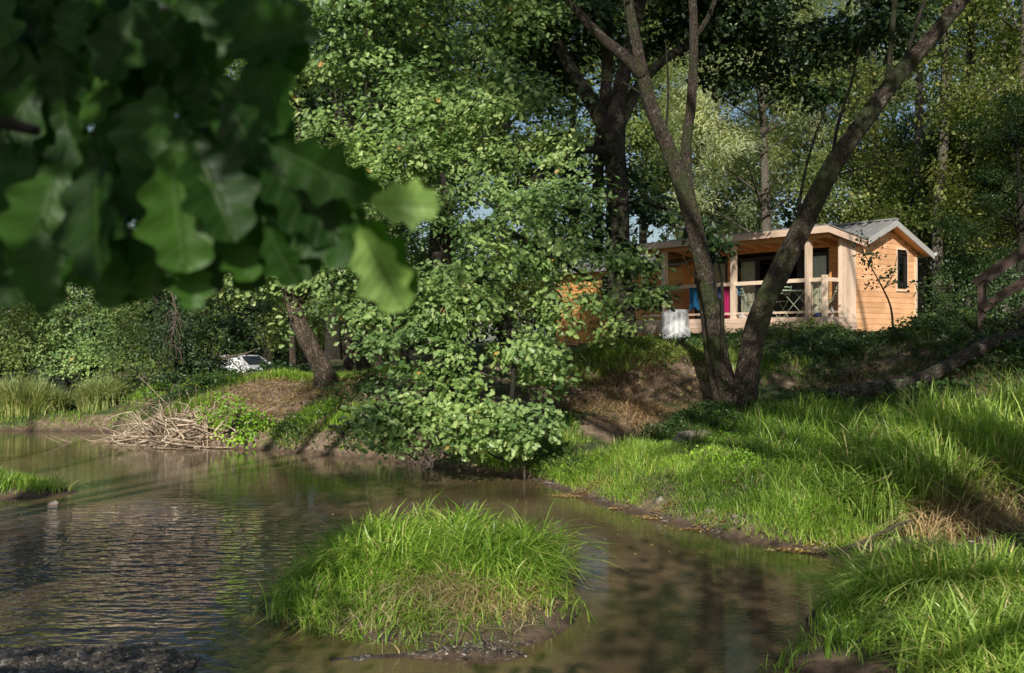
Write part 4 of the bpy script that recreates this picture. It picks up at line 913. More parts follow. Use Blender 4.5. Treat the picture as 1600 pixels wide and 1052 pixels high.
# clothes airer with washing
t = put_at('clothes_airer', lx_of(1098, .5), .5, DK, 'white clothes airer standing behind the left bay of the porch railing', 'clothes airer')
a = Acc()
for s in (-.3, .3): rods(a, [((-.5, s, 0), (.3, s, .9)), ((.5, s, 0), (-.3, s, .9))], .012)
part(a, 'leg_frame', M_white, t, True)
a = Acc()
for i in range(7): rods(a, [((-.75, -.3+i*.1, .93), (.75, -.3+i*.1, .93))], .007)
rods(a, [((-.75, -.3, .93), (-.75, .3, .93)), ((.75, -.3, .93), (.75, .3, .93))], .01)
part(a, 'drying_rods', M_white, t, True)
def cloth(name, px, ly, w, top, bot, m, label, cat, ph=0):
    o = put_at(name, lx_of(px, ly), ly, bot, label, cat)
    a = Acc(); n, k = 14, 8; V = []
    for side in (0, 1):
        for j in range(k):
            for i in range(n):
                u = i/(n-1)-.5; v = j/(k-1)
                V.append((u*w*(1-.12*(1-v)), (side*2-1)*(.012+.02*(1-v))+.03*math.sin(i*.9+ph+side)*(1-v*.6), (top-bot)*v - (.05*math.sin(i*.7+ph) if j == 0 else 0)+side*0))
    L = []
    for side in (0, 1):
        for j in range(k-1):
            for i in range(n-1): b_ = side*n*k+j*n+i; L += [b_, b_+1, b_+n+1, b_+n]
    for i in range(n-1): b_ = (k-1)*n+i; L += [b_, b_+1, n*k+b_+1, n*k+b_]
    a.add(V, L, [4]*(len(L)//4), .5); me = a.build('cloth', m, None, True); me.name = name+'_cloth'; me.parent = o; return o
cloth('towel', 1086, .12, .40, 3.41, 2.80, M_blue, 'blue towel hanging at the left of the clothes airer', 'towel')
cloth('towel', 1134.5, .20, .20, 3.41, 2.55, M_pink, 'magenta towel hanging beside the porch post', 'towel', 2)
cloth('cloth', 1126, .22, .22, 3.40, 3.05, M_navy, 'dark blue garment hanging between the tree stems', 'garment', 1)
cloth('cloth', 1153, .22, .09, 3.42, 3.16, M_blue, 'small blue cloth hanging right of the middle porch post', 'cloth', 3)
o = put_at('basin', lx_of(1164, .22), .22, DK, 'white round basin standing on the deck by the middle post', 'basin')
a = Acc(); pr_ = [(.0, .01), (.15, .0), (.19, .06), (.21, .13), (.225, .135), (.20, .12), (.14, .02)]
def lathe(a, prof, seg=20, c=(0, 0, 0)):
    V = [(c[0]+r*math.cos(6.28318*k/seg), c[1]+r*math.sin(6.28318*k/seg), c[2]+h) for r, h in prof for k in range(seg)]
    L = []
    for i in range(len(prof)-1):
        for k in range(seg): L += [i*seg+k, i*seg+(k+1) % seg, (i+1)*seg+(k+1) % seg, (i+1)*seg+k]
    a.add(V, L, [4]*(len(L)//4), .5)
lathe(a, pr_); part(a, 'bowl', M_white, o, True)
o = put_at('bottle', -.10, .42, DK, 'white plastic bottle standing at the right end of the deck', 'bottle')
a = Acc(); lathe(a, [(0, 0), (.045, .0), (.048, .18), (.02, .23), (.02, .25), (0, .25)], 12); part(a, 'body', M_white, o, True)
a = Acc(); lathe(a, [(0, .25), (.024, .251), (.024, .28), (0, .282)], 10); part(a, 'cap', M_blue, o, True)
o = put_at('bag', -.38, .3, DK, 'small dark bag lying on the deck beside the corner post', 'bag')
a = Acc(); lathe(a, [(0, 0), (.13, 0), (.15, .06), (.11, .13), (.05, .16), (0, .165)], 12); a.v[-1][:, 1] *= .6; part(a, 'body', M_navy, o, True)
a = Acc(); a.tube([(-.06, 0, .14), (0, 0, .22), (.06, 0, .14)], [.008], 5); part(a, 'strap', M_black, o, True)
# unidentified boxy item under a white cover in front of the deck
cv = P(1056, 528, 26.6); zg = float(height(cv[:1], cv[1:2])[0])
o = empty('covered_item', (cv[0], cv[1], zg), CR); tag(o, 'boxy item under a rumpled white cover in front of the porch deck', 'covered item')
a = Acc(); n = 26; k = 14; V = []
for j in range(k):
    v = j/(k-1)
    for i in range(n):
        an = 6.28318*i/n; c_, s_ = math.cos(an), math.sin(an)
        q = 1/max(abs(c_)**1, abs(s_)**1)**.82
        r = .30*q*(1.0-.12*v**3)*(1+.06*noise.noise(Vector((c_*2, s_*2, v*3)))*2+.03*math.sin(i*2.3)*(1-v))
        V.append((r*c_, r*s_*.85, (2.72-zg)*v*(1-.1*max(0, -c_)*(v > .9))))
L = []
for j in range(k-1):
    for i in range(n): L += [j*n+i, j*n+(i+1) % n, (j+1)*n+(i+1) % n, (j+1)*n+i]
L2 = [(k-1)*n+i for i in range(n)]
a.add(V, L+L2, [4]*(len(L)//4)+[n], .5); part(a, 'cover', M_tarp, o)

# ------------------------------------------------------------------ staircase at right
sb = P(1532, 505, 17.0); st = empty('wooden_staircase', (sb[0], sb[1], 2.2), math.radians(-28)); tag(st, 'dark wooden outdoor staircase with railing climbing out of the right edge', 'staircase')
dx, dz = 3.0, 2.15
for yy, nm in ((0, 0), (1.15, 1)):
    a = Acc(); a.bar((.35, yy, -.05), (.35+dx, yy, -.05+dz), .06, .26); part(a, 'stringer', W_stair, st)
    a = Acc(); a.bar((-.10, yy-.05, .72), (dx-.1, yy-.05, .72+dz), .045, .115); part(a, 'handrail', W_stair, st)
    a = Acc(); a.bar((.0, yy-.05, .28), (dx, yy-.05, .28+dz), .04, .10); part(a, 'mid_rail', W_stair, st)
    for q in (0, 1.25, 2.5):
        a = Acc(); a.box(q-.04, q+.04, yy-.02, yy+.06, -.35+q*.35, .92+q*dz/dx*1.0-.05); part(a, 'post', W_stair, st)
for i in range(10):
    a = Acc(); a.box(.3+i*.29, .57+i*.29, .04, 1.11, -.02+i*.209, .02+i*.209); part(a, 'step', W_stair, st)
a = Acc(); a.box(3.2, 6, -.1, 1.4, 1.98, 2.08); a.box(3.25, 3.4, 0, .15, -.3, 1.97); a.box(5.6, 5.75, 0, .15, -.3, 1.97); part(a, 'landing', W_stair, st)

# ------------------------------------------------------------------ white car
ca_ = empty('parked_car', (P(383, 575, 50)[0], 50, -.02), 0); tag(ca_, 'white car parked behind the crest of the left bank', 'car')
ca_.rotation_euler = (0, 0, math.radians(-38)); ca_.location.z = -.38
prof = [(2.15, .30), (2.18, .55), (2.12, .72), (2.0, .82), (1.2, .95), (1.0, .98), (.35, 1.40), (.1, 1.46), (-1.2, 1.48), (-1.75, 1.38), (-2.1, .95), (-2.15, .6), (-2.1, .3)]
a = Acc(); V = []; rows = [-.88, -.86, -.72, 0, .72, .86, .88]; ins = [0, .0, .0, 0, 0, 0, 0]
for yy in rows:
    for (x_, z_) in prof:
        t_ = abs(yy)/.88; zz_ = z_; yq = yy
        if z_ > 1.0: yq = yy*.80; zz_ = z_-.03*t_
        V.append((x_*(1-.03*t_**2), yq, zz_))
n = len(prof); L = []
for i in range(len(rows)-1):
    for j in range(n-1): L += [i*n+j, (i+1)*n+j, (i+1)*n+j+1, i*n+j+1]
loops = L+list(range(n))+[(len(rows)-1)*n+j for j in range(n)][::-1]
a.add(V, loops, [4]*(len(L)//4)+[n, n], .5); body = part(a, 'body', M_carw, ca_)
a = Acc(); a.add([(1.02, -.60, 1.0), (1.02, .60, 1.0), (.40, .55, 1.39), (.40, -.55, 1.39)], [0, 1, 2, 3], [4], .5)
a.v[-1] += np.array([.03, 0, .01]); part(a, 'windscreen', M_carglass, ca_)
for s in (-1, 1):
    a = Acc(); a.add([(.85, .715*s, 1.02), (.3, .705*s, 1.36), (-.4, .705*s, 1.38), (-.4, .715*s, 1.0), (-.5, .715*s, 1.0), (-.5, .705*s, 1.38), (-1.35, .705*s, 1.36), (-1.7, .715*s, 1.04)], [0, 1, 2, 3, 4, 5, 6, 7], [4, 4], .5); a.v[-1][:, 1] += .03*s; part(a, 'side_window', M_carglass, ca_)
    a = Acc(); a.box(2.10, 2.17, .50*s-.16, .50*s+.16, .62, .74); part(a, 'headlight', M_lamp, ca_)
    a = Acc(); a.box(.82, .98, .86*s-.1, .86*s+.1, .98, 1.1); part(a, 'mirror', M_carw, ca_)
    for xw in (1.35, -1.3):
        a = Acc(); a.tube([(xw, .70*s, .32), (xw, .90*s, .32)], [.33], 20, sub=1); wh = part(a, 'wheel', M_black, ca_, False)
        a = Acc(); a.tube([(xw, .88*s, .32), (xw, .91*s, .32)], [.2], 14, sub=1); part(a, 'rim', M_trim, wh)
a = Acc(); a.box(2.14, 2.20, -.42, .42, .45, .60); part(a, 'grille', M_black, ca_)
a = Acc(); a.box(2.185, 2.20, -.24, .24, .36, .44); part(a, 'number_plate', M_trim, ca_)
# ------------------------------------------------------------------ grasses
def blades(acc, pos, h, w, lean, az, rnd, droop=.5, seg=3):
    """curved tapering grass blades; pos (n,3)"""
    n = len(pos); t = np.linspace(0, 1, seg+1)
    d = np.stack([np.cos(az), np.sin(az), np.zeros(n)], 1); s = np.stack([-np.sin(az), np.cos(az), np.zeros(n)], 1)
    rg = np.random.default_rng(n); tw = rg.uniform(-1.2, 1.2, n)
    s2 = s*np.cos(tw)[:, None]+d*np.sin(tw)[:, None]
    V = np.zeros((n, 2*seg+1, 3))
    for i, u in enumerate(t):
        hor = lean*h*(u**2)*(1+droop*u); ver = h*(u-lean*.55*u**3*(1+droop*.6*u))
        p = pos+d*hor[:, None]+np.array([0, 0, 1])*ver[:, None]
        ww = w*(1-.15*u)*(1 if i < seg else 0)*(.75+.5*(u > 0)*(1-u))
        if i < seg: V[:, 2*i] = p-s2*(ww/2)[:, None]; V[:, 2*i+1] = p+s2*(ww/2)[:, None]
        else: V[:, 2*seg] = p
    L = []; sz = []
    for i in range(seg-1): L += [2*i, 2*i+1, 2*i+3, 2*i+2]; sz.append(4)
    L += [2*seg-2, 2*seg-1, 2*seg]; sz.append(3)
    L = np.array(L); k = 2*seg+1
    acc.add(V.reshape(-1, 3), (L[None]+np.arange(n)[:, None]*k).ravel(), np.tile(sz, n), np.repeat(rnd, len(sz)))
def sample(n, ells, rg, poly=None, zmin=.0):
    ar = np.array([e[2]*e[3]*(e[4] if len(e) > 4 else 1) for e in ells]); k = rg.choice(len(ells), n, p=ar/ar.sum())
    e = np.array([x[:4] for x in ells])[k]; a_ = rg.random(n)*6.2832; q = np.sqrt(rg.random(n))*(1+.15*rg.normal(size=n))
    x = e[:, 0]+np.cos(a_)*q*e[:, 2]; y = e[:, 1]+np.sin(a_)*q*e[:, 3]
    z = height(x, y); m = z > zmin
    return x[m], y[m], z[m]
def tuft_noise(x, y, s=1.0): return np.array([noise.noise(Vector((a*s, b*s, 3.1))) for a, b in zip(x, y)])
def grass(name, label, n, ells, h, w, m, lean=(.1, .7), seed=0, zmin=.03, dry=.1, clump=.9, tip=.35, cl_s=2.2, dense_cut=-.9, seg=3, hfun=None):
    rg = np.random.default_rng(seed); x, y, z = sample(n, ells, rg, zmin=zmin)
    tn = tuft_noise(x, y, cl_s); keep = tn+.5*rg.random(len(x)) > dense_cut; x, y, z, tn = x[keep], y[keep], z[keep], tn[keep]
    k = len(x); hh = h*(1+tip*tn*1.6)*rg.uniform(.45, 1.15, k)
    if hfun is not None: hh = hh*hfun(x, y)
    gx_ = tuft_noise(x+9, y, 1.1)*7; az = gx_*clump+rg.normal(size=k)*1.4
    ln = rg.uniform(lean[0], lean[1], k); rnd = np.clip(rg.random(k)*.86+.12*tn, 0, .90); dr = rg.random(k) < dry; rnd[dr] = rg.uniform(.93, 1, dr.sum())
    a = Acc(); blades(a, np.stack([x, y, z-.02], 1), hh, w*rg.uniform(.6, 1.2, k)*np.sqrt(np.clip(hh/h, .4, 1.4)), ln, az, rnd, seg=seg)
    return tag(a.build(name, m), label, kind='stuff')
def wv(px, py, Y): p = P(px, py, Y); return p[0], p[1]
def near_cabin(x, y):
    # plants are trampled low along the deck and the gable
    lx = (x-CO[0])*ex[0]+(y-CO[1])*ex[1]; ly = (x-CO[0])*ey[0]+(y-CO[1])*ey[1]
    dx_ = np.maximum(np.maximum(-7-lx, lx), 0); dy_ = np.maximum(np.maximum(-ly, ly-4.2), 0)
    return np.clip(.15+np.hypot(dx_, dy_)/3.2, .15, 1)
# island tussock
ISL = [(-.70, 7.65, 1.0, 1.12), (-.68, 8.1, .85, .7), (-.3, 7.9, .6, .6), (-1.15, 7.3, .5, .55)]
isl_h = lambda x, y: (1-.45*np.exp(-(((x+.42)/.34)**2+((y-6.95)/.42)**2)))*(.55+.6*np.clip((y-6.7)/1.4, 0, 1))*(.75+.6*(np.sin(x*4.1+y*2)*np.sin(y*3.7-x*1.3)*.5+.5))
grass('island_grass', 'bright green grass covering the small island in the stream', 15000, ISL, .37, .0125, L_grass, (.15, 1.2), 101, -.06, .06, 1.3, .45, 2.2, -.45, 5, isl_h)
grass('dead_island_grass', 'straw coloured dead grass and stalks at the heart of the island', 1500, [(-.35, 7.2, .55, .5), (-.1, 6.9, .35, .3), (-.7, 6.9, .6, .3)], .22, .008, L_dry, (.5, 1.3), 102, 0, .5, 1.5, .3, 2, -.9, 4)
# right bank short grass, lit
RB = [(1.75, 11.6, .5, .6), (2.4, 10.9, .5, .5), (2.9, 10.0, .5, .4), (.9, 13.4, .5, .5), (.2, 14.7, .5, .4), (3.3, 9.6, .5, .3), (1.3, 13.3, .9, .9), (2.3, 12.6, 1.2, 1.2), (3.2, 12.2, 1.2, 1.6), (3.4, 14, 1.6, 1.2), (2.5, 14, 1.3, 1.0), (3.0, 10.8, .8, .9), (4.7, 12.8, .6, .9), (.2, 15, .9, .6), (4.6, 14.5, 1.2, 1)]
grass('bank_grass', 'soft bright green grass on the low right bank', 80000, RB, .18, .008, L_grass, (.1, 1.0), 103, .05, .06, 1, .6, 1.5, -.12, 3)
grass('bank_grass', 'taller grass blades and sedges standing among the bank grass', 5200, [(3.6, 11.6, 1.0, 1.2), (4.1, 13.4, .9, 1.2), (3.2, 10.4, .7, .6)], .42, .010, L_grass, (.1, .9), 104, .05, .05, 1, .5, 1.6, -.35, 4)
grass('bank_grass', 'duller olive tufts scattered through the grass of the right bank', 9000, RB, .26, .010, L_slope, (.1, 1.1), 119, .05, .12, 1, .5, 2.2, .05, 3)
# tall reedy grass at right
TR = [(3.95, 10.1, .55, .5), (4.3, 10.7, .7, .6), (5.6, 10.6, 1.5, .9), (6.6, 11.2, 1.5, 1.0), (5.0, 10.2, .9, .7), (4.35, 9.9, .5, .45), (5.9, 9.6, 1.2, .6), (7.0, 9.8, 1.2, .8)]
th = lambda x, y: .80+.10*np.clip((x-3.3)/2.0, 0, 1)
grass('tall_grass', 'tall sunlit reedy grass on the right bank', 32000, TR, .95, .017, L_reed, (.05, .95), 105, .05, .06, 1.1, .3, 1.2, -.8, 5, th)
grass('dead_grass', 'brown dead stalks mixed through the front of the tall grass', 3200, [(5.0, 9.6, 1.0, .35), (6.2, 9.4, .9, .4), (4.4, 9.6, .4, .3)], .62, .010, L_drydark, (.1, .9), 206, .04, .9, 1.5, .4, 1.4, -.3, 4)
grass('dead_grass', 'straw coloured dead stalks in front of the tall grass', 3000, [(4.7, 9.35, .8, .3), (5.7, 9.1, .9, .3), (4.1, 9.2, .4, .3), (6.6, 8.9, .8, .3)], .42, .009, L_dry, (.3, 1.4), 106, .04, .6, 1.5, .4, 2, -.9, 4)
# near right clump
NR = [(3.0, 5.5, .7, .4), (3.9, 5.5, .8, .5), (2.5, 5.75, .25, .25), (3.3, 6.75, .95, .5), (4.2, 6.9, .9, .6), (2.75, 6.85, .45, .38), (3.5, 6.1, .9, .4), (4.6, 6.1, .9, .6), (2.85, 6.25, .45, .3)]
grass('near_grass', 'long arching grass in the near right corner', 22000, NR, .48, .0135, L_reed, (.1, 1.0), 107, .0, .07, 1.2, .35, 1.6, -.75, 5)
grass('near_grass', 'dead stalks between the long grass in the near right corner', 2600, NR, .30, .008, L_dry, (.4, 1.4), 108, .0, .6, 1.5, .3, 2, -.8, 4)
grass('water_grass', 'few grass blades standing in the shallow water at lower right', 420, [(2.02, 6.1, .28, .2), (1.55, 5.95, .16, .1), (2.3, 6.6, .3, .3)], .26, .010, L_grass, (.1, .9), 109, -.3, .05, 1, .3, 2, -.9, 5)
# far left islet and reeds
grass('islet_grass', 'short grass on the low islet at far left', 5200, [(-7.6, 12.75, 1.9, .5)], .20, .011, L_grass, (.1, .8), 110, .02, .12, 1, .4, 1.3, -.4, 3)
for lab, e, sd in (('larger clump of pale green reeds at the far waterline', [(-11.1, 22.3, 1.0, .6), (-10.6, 22.2, .5, .5), (-12, 22.6, .9, .6)], 111), ('smaller clump of pale green reeds right of the larger one', [(-9.15, 22.2, .42, .45), (-9.4, 22.2, .2, .3)], 112)):
    c = e[0]; o = empty('reed_clump', (c[0], c[1], .1)); tag(o, lab, 'reeds', 'reed clumps at the far waterline')
    rg = np.random.default_rng(sd); x, y, z = sample(5500 if sd == 111 else 2200, e, rg, zmin=0); k = len(x); rr_ = rg.random(k)
    a = Acc(); q = np.exp(-((x-c[0])/(c[2]*1.1))**2)
    blades(a, np.stack([x-c[0], y-c[1], z-.12], 1), .95*(.5+.5*q)*rg.uniform(.6, 1.1, k), .018*np.ones(k), rg.uniform(.1, .7, k), rg.random(k)*6.28, rr_, seg=4); a.build('blades', leaf_mat('pale_reed', [(0, (.22, .30, .10)), (.6, (.36, .44, .18)), (1, (.6, .55, .3))], .35, .5), o)
grass('bank_grass', 'bright low grass behind the reeds on the far left bank', 12000, [(-8.0, 22.6, 1.0, .7), (-7.2, 22.2, .9, .8), (-6.6, 21.6, .7, .6)], .26, .018, L_grass, (.1, .8), 113, .03, .05, 1, .4, 1, -.4, 3)
grass('bank_grass', 'grass tufts on the crest of the left bank', 12000, [(-4.9, 20.6, .9, .5), (-3.9, 20.4, .7, .35), (-5.8, 20.4, .8, .6), (-2.6, 20, 1.0, .4), (-6.2, 19.4, .6, .4)], .20, .014, L_grass, (.1, .9), 114, .05, .1, 1, .4, 1.2, -.2, 3)
grass('bank_grass', 'shaded grass at the foot of the left bank', 12000, [(-3.7, 17.9, .5, .25), (-2.6, 17.4, .7, .3), (-1.6, 17.0, .7, .3), (-.4, 16, .8, .4), (.3, 15.6, .7, .4)], .24, .013, L_grass, (.1, .9), 115, .05, .06, 1, .4, 1.2, -.3, 3)
# slope below cabin
SL = [(5.0, 19.3, 2.2, 1.8), (7.8, 20.0, 2.2, 2.4), (10.5, 20, 2.2, 2.6), (6.6, 17.3, 1.6, 1.3), (8.8, 17.0, 1.4, 1.4), (3.6, 19.6, 1.2, 1.6), (12.5, 21, 2.5, 2.5), (4.9, 22.5, 2.0, 1.5), (9.0, 23, 2.2, 1.2), (7.2, 15.3, 1.3, 1.0), (8.6, 15.4, 1.2, 1.2), (5.8, 14.6, 1.0, .8)]
grass('slope_grass', 'rough grass on the shaded slope below the cabin', 42000, SL, .22, .012, L_slope, (.1, 1.0), 116, .1, .10, 1, .5, .9, -.35, 3, lambda x, y: near_cabin(x, y)+.15)
grass('dead_slope_grass', 'dry brown stalks and roots hanging on the cut bank by the forked tree', 6000, [(2.3, 17.0, 1.2, 1.0), (3.0, 18.3, .9, .9), (1.2, 17.3, .8, .8), (5.4, 16.4, .9, .6), (2.2, 16.0, .8, .5)], .26, .011, L_drydark, (.4, 1.8), 117, .1, .4, 1.4, .4, 1.4, -.05, 4)
grass('slope_grass', 'thin grass tufts on the cut bank behind the forked tree', 9000, [(2.8, 18.6, 1.2, .9), (4.2, 17.8, 1.1, .9), (1.6, 18.2, .9, .7)], .22, .012, L_grass, (.1, 1.1), 120, .1, .15, 1, .5, 1.4, .0, 3)
# leafy undergrowth: clusters of leaves above the ground
def undergrowth(name, label, n, ells, hmax, size, m, tpl='ovate', seed=0, cut=-.1, per=9):
    rg = np.random.default_rng(seed); x, y, z = sample(n, ells, rg, zmin=.05); tn = tuft_noise(x, y, .9)
    keep = tn+.35*rg.normal(size=len(x)) > cut; x, y, z, tn = x[keep], y[keep], z[keep], tn[keep]; k = len(x)
    hh = np.clip(.35+tn, .1, 1)*hmax*rg.random(k)**.6*near_cabin(x, y)
    c = np.stack([x, y, z+hh], 1); pos = np.repeat(c, per, 0)+rg.normal(size=(k*per, 3))*np.array([.07, .07, .035])
    nrm = np.array([0, -.25, 1.])+rg.normal(size=pos.shape)*.5; tan = rg.normal(size=pos.shape)
    a = Acc(); add_leaves(a, tpl, pos, nrm, tan, size*rg.uniform(.6, 1.3, len(pos)), np.clip(np.repeat(rg.random(k), per)*.6+rg.random(len(pos))*.4, 0, 1))
    return tag(a.build(name, m), label, kind='stuff')
undergrowth('undergrowth', 'dark bramble and ivy leaves on the slope below the cabin', 5200, SL, .40, .075, L_ivy, seed=121)
undergrowth('undergrowth', 'low leaves around the foot of the forked tree', 1300, [(3.6, 15.0, 1.1, .7), (4.6, 15.6, .9, .6), (2.7, 14.7, .7, .5), (5.6, 15.4, .8, .7)], .22, .06, L_ivy, seed=122, cut=-.2)
undergrowth('undergrowth', 'weeds among the grass of the low right bank', 700, [(3.3, 12.2, 1.1, 1.6), (3.4, 10.5, .7, .6), (1.2, 13.3, .6, .5)], .26, .045, L_bright, seed=123, cut=.05)
undergrowth('undergrowth', 'scrubby leaves hanging over the brown cut bank', 1500, [(1.9, 18.2, 1.6, .9), (3.2, 19.4, 1.2, .8), (.6, 18.5, 1.0, .8), (4.4, 18, .8, .8)], .35, .06, L_bush, seed=124, cut=0)
undergrowth('undergrowth', 'dark leaves under the trees of the left bank', 3600, [(-8, 24, 3, 1.4), (-12, 25, 3, 1.5), (-5.8, 21.8, 1.2, 1.0), (-6.4, 20, .9, .7), (-3.2, 18, 1.2, .4)], .45, .08, L_ivy, seed=125, cut=-.2)
undergrowth('undergrowth', 'leafy stems along the top edge of the bank beside the cabin', 1700, [(7.6, 23.0, 1.4, .7), (9.6, 22.6, 1.2, .8), (6.2, 23.4, .9, .6), (11, 22, 1.4, 1)], .55, .07, L_bush, seed=126, cut=-.1)

# ------------------------------------------------------------------ branch pile and dead wood
def pile_mat():
    m, nt, out = mat('weathered_sticks'); c = ramp(nt, attr(nt), [(0, (.14, .10, .07)), (.2, (.34, .25, .17)), (.6, (.62, .49, .36)), (1, (.80, .68, .54))])
    n_ = noise_t(nt, coords(nt, 'Object'), 14, 5, .65); c = mixc(nt, 1.0, c, ramp(nt, n_, [(.35, (.5, .47, .44)), (.65, (1.15, 1.12, 1.1))]), 'MULTIPLY')
    p = N(nt, 'ShaderNodeBsdfPrincipled', i_Roughness=.9); nt.links.new(c, p.inputs['Base Color']); nt.links.new(bump(nt, n_, .6, .01), p.inputs['Normal']); nt.links.new(p.outputs[0], out.inputs[0]); return m
rg = np.random.default_rng(131)
o = empty('branch_pile', P(290, 690, 18.6)); o.location.z = 0; tag(o, 'bleached tangle of fallen branches washed up at the waterline', 'branch pile'); base = np.array(o.location)
a = Acc()
for i in range(700):
    px = rg.normal(300, 46); Y = rg.uniform(17.9, 19.6); p0 = P(px, 698, Y); p0[2] = rg.uniform(0, .5)*math.exp(-((px-290)/70)**2)
    d = rg.normal(size=3); d[2] = d[2]*.35+.05; d /= np.linalg.norm(d); ln = rg.uniform(.15, .9)
    p1 = p0+d*ln*.5+rg.normal(size=3)*.16; p2 = p0+d*ln+rg.normal(size=3)*.22; p1[2] = max(p1[2], .03); p2[2] = max(p2[2], .02)
    a.tube(np.array([p0, p1, p2])-base, [rg.choice([.006, .008, .011, .02, .028]), .008, .003], 5, sub=3, cap=False)
me = a.build('branches', pile_mat(), o, True)
def deadwood(name, label, cat, strands, m=B_dead, seg=6, z0=None):
    b = np.array(strands[0][0][0]); o = empty(name, b); tag(o, label, cat); a = Acc()
    for pts, r in strands: limb(a, np.array(pts)-b, r, seg, .08, 4)
    a.build('wood', m, o, True); return o
# dead branches hanging in the scrub at left
rg = np.random.default_rng(133); ss = [([P(268, 455, 22), P(275, 490, 21.8), P(268, 530, 21.6), P(262, 575, 21.5)], [.03, .022, .014, .005])]
for i in range(14):
    t0 = rg.uniform(.1, .8); q = np.array([268, 460]) + t0*np.array([2, 100]); dx_ = rg.uniform(-32, 32)
    ss.append(([P(q[0], q[1], 21.6), P(q[0]+dx_*.6, q[1]+rg.uniform(5, 20), 21.5), P(q[0]+dx_, q[1]+rg.uniform(25, 60), 21.3)], [.014, .009, .004]))
deadwood('dead_branch', 'pale dead branch with many twigs hanging in the scrub above the branch pile', 'dead branch', ss)
ss = [([P(345, 560, 21), P(385, 552, 20.6), P(400, 545, 20.4)], [.03, .02, .008]), ([P(330, 600, 20.6), P(350, 585, 20.4), P(372, 590, 20.2), P(385, 560, 20.2)], [.025, .02, .012, .006]), ([P(340, 640, 20), P(350, 605, 20.2), P(385, 585, 20.2), P(410, 580, 20.2)], [.03, .022, .014, .006]), ([P(355, 556, 20.8), P(372, 575, 20.5), P(378, 580, 20.5)], [.02, .012, .006])]
deadwood('dead_branch', 'bare dead branch sticking up in front of the parked car', 'dead branch', ss)
# roots dangling below the oak bough
rg = np.random.default_rng(135); ss = []
for i in range(12):
    x0 = rg.uniform(640, 668); ss.append(([P(x0, 690, 13.3), P(x0+rg.uniform(-10, 10), 705, 13.3), P(x0+rg.uniform(-12, 14), 722, 13.25), P(x0+rg.uniform(-4, 16), rg.uniform(718, 742), 13.25), P(x0+rg.uniform(-12, 12), 712, 13.3)], [.012, .010, .008, .006, .004]))
ss.append(([P(655, 640, 13.6), P(652, 670, 13.4), P(654, 695, 13.3)], [.012, .012, .012]))
deadwood('root_tangle', 'looped pale root tangle dangling from the oak bough over the water', 'roots', ss)
deadwood('dead_stick', 'thin pale stick standing upright in the water near the bank', 'stick', [([P(806, 672, 13.8), P(817, 700, 13.8), P(820, 758, 13.75)], [.006, .010, .013]), ([P(806, 672, 13.8), P(812, 690, 13.75), P(808, 705, 13.75)], [.008, .006, .004])])
# left bank greenery down to the waterline
def shore_band(n, x0, x1, y0, y1, w, seed, d0=.03):
    rg = np.random.default_rng(seed); x = rg.uniform(x0, x1, n); y = rg.uniform(y0, y1, n); d = river_sd(x, y); m_ = (d > d0) & (d < w*(.4+.6*rg.random(n))) & (y > 9)
    return x[m_], y[m_]
def band_grass(name, label, n, x0, x1, y0, y1, w, h, bw, m, seed, cut=-.25, lean=(.2, 1.1), leafy=0):
    x, y = shore_band(n, x0, x1, y0, y1, w, seed); tn = tuft_noise(x, y, 1.1); rg = np.random.default_rng(seed+1); k_ = tn+.4*rg.random(len(x)) > cut
    x, y, tn = x[k_], y[k_], tn[k_]; k = len(x); z = height(x, y); a = Acc()
    if leafy:
        hh = np.clip(.4+tn, .1, 1)*h*rg.random(k); pos = np.repeat(np.stack([x, y, z+hh], 1), leafy, 0)+rg.normal(size=(k*leafy, 3))*np.array([.07, .07, .04])
        add_leaves(a, 'ovate', pos, np.array([0, -.3, 1.])+rg.normal(size=pos.shape)*.5, rg.normal(size=pos.shape), bw*rg.uniform(.6, 1.3, len(pos)), rg.random(len(pos)))
    else: blades(a, np.stack([x, y, z-.02], 1), h*(1+tn)*rg.uniform(.4, 1.1, k), bw*rg.uniform(.6, 1.2, k), rg.uniform(*lean, k), rg.random(k)*6.28, np.clip(rg.random(k), 0, .97), seg=3)
    return tag(a.build(name, m), label, kind='stuff')
band_grass('shore_grass', 'grass fringing the waterline of the left bank', 20000, -4.6, .9, 13.5, 19, .7, .20, .012, L_grass, 161, .05)
band_grass('shore_weeds', 'dark leafy weeds fringing the waterline of the left bank', 6000, -4.2, .9, 13.5, 19, 1.0, .30, .06, L_ivy, 163, .0, leafy=7)
band_grass('shore_grass', 'grass fringing the far left waterline', 20000, -13, -6.2, 18, 24.5, 1.0, .15, .016, L_grass, 165, -.2)
band_grass('shore_grass', 'thin grass along the muddy edge of the right bank', 30000, .2, 3.4, 8.9, 15.2, .55, .15, .007, L_grass, 167, -.05)
# fallen log on the slope
def lift(pts, r): return [np.array([p[0], p[1], max(p[2], float(height(np.array([p[0]]), np.array([p[1]]))[0])+r)]) for p in pts]
deadwood('fallen_log', 'weathered fallen log lying across the slope right of the forked tree', 'log', [(lift([P(1296, 624, 14.9), P(1340, 617, 15.0), P(1400, 609, 15.1), P(1450, 588, 15.3), P(1500, 562, 15.5), P(1560, 538, 15.8), P(1620, 530, 16)], .20), [.07, .10, .10, .11, .115, .11, .10]), ([P(1500, 562, 16.4), P(1530, 540, 16.2), P(1560, 520, 16)], [.06, .04, .02])], B_log, 16)
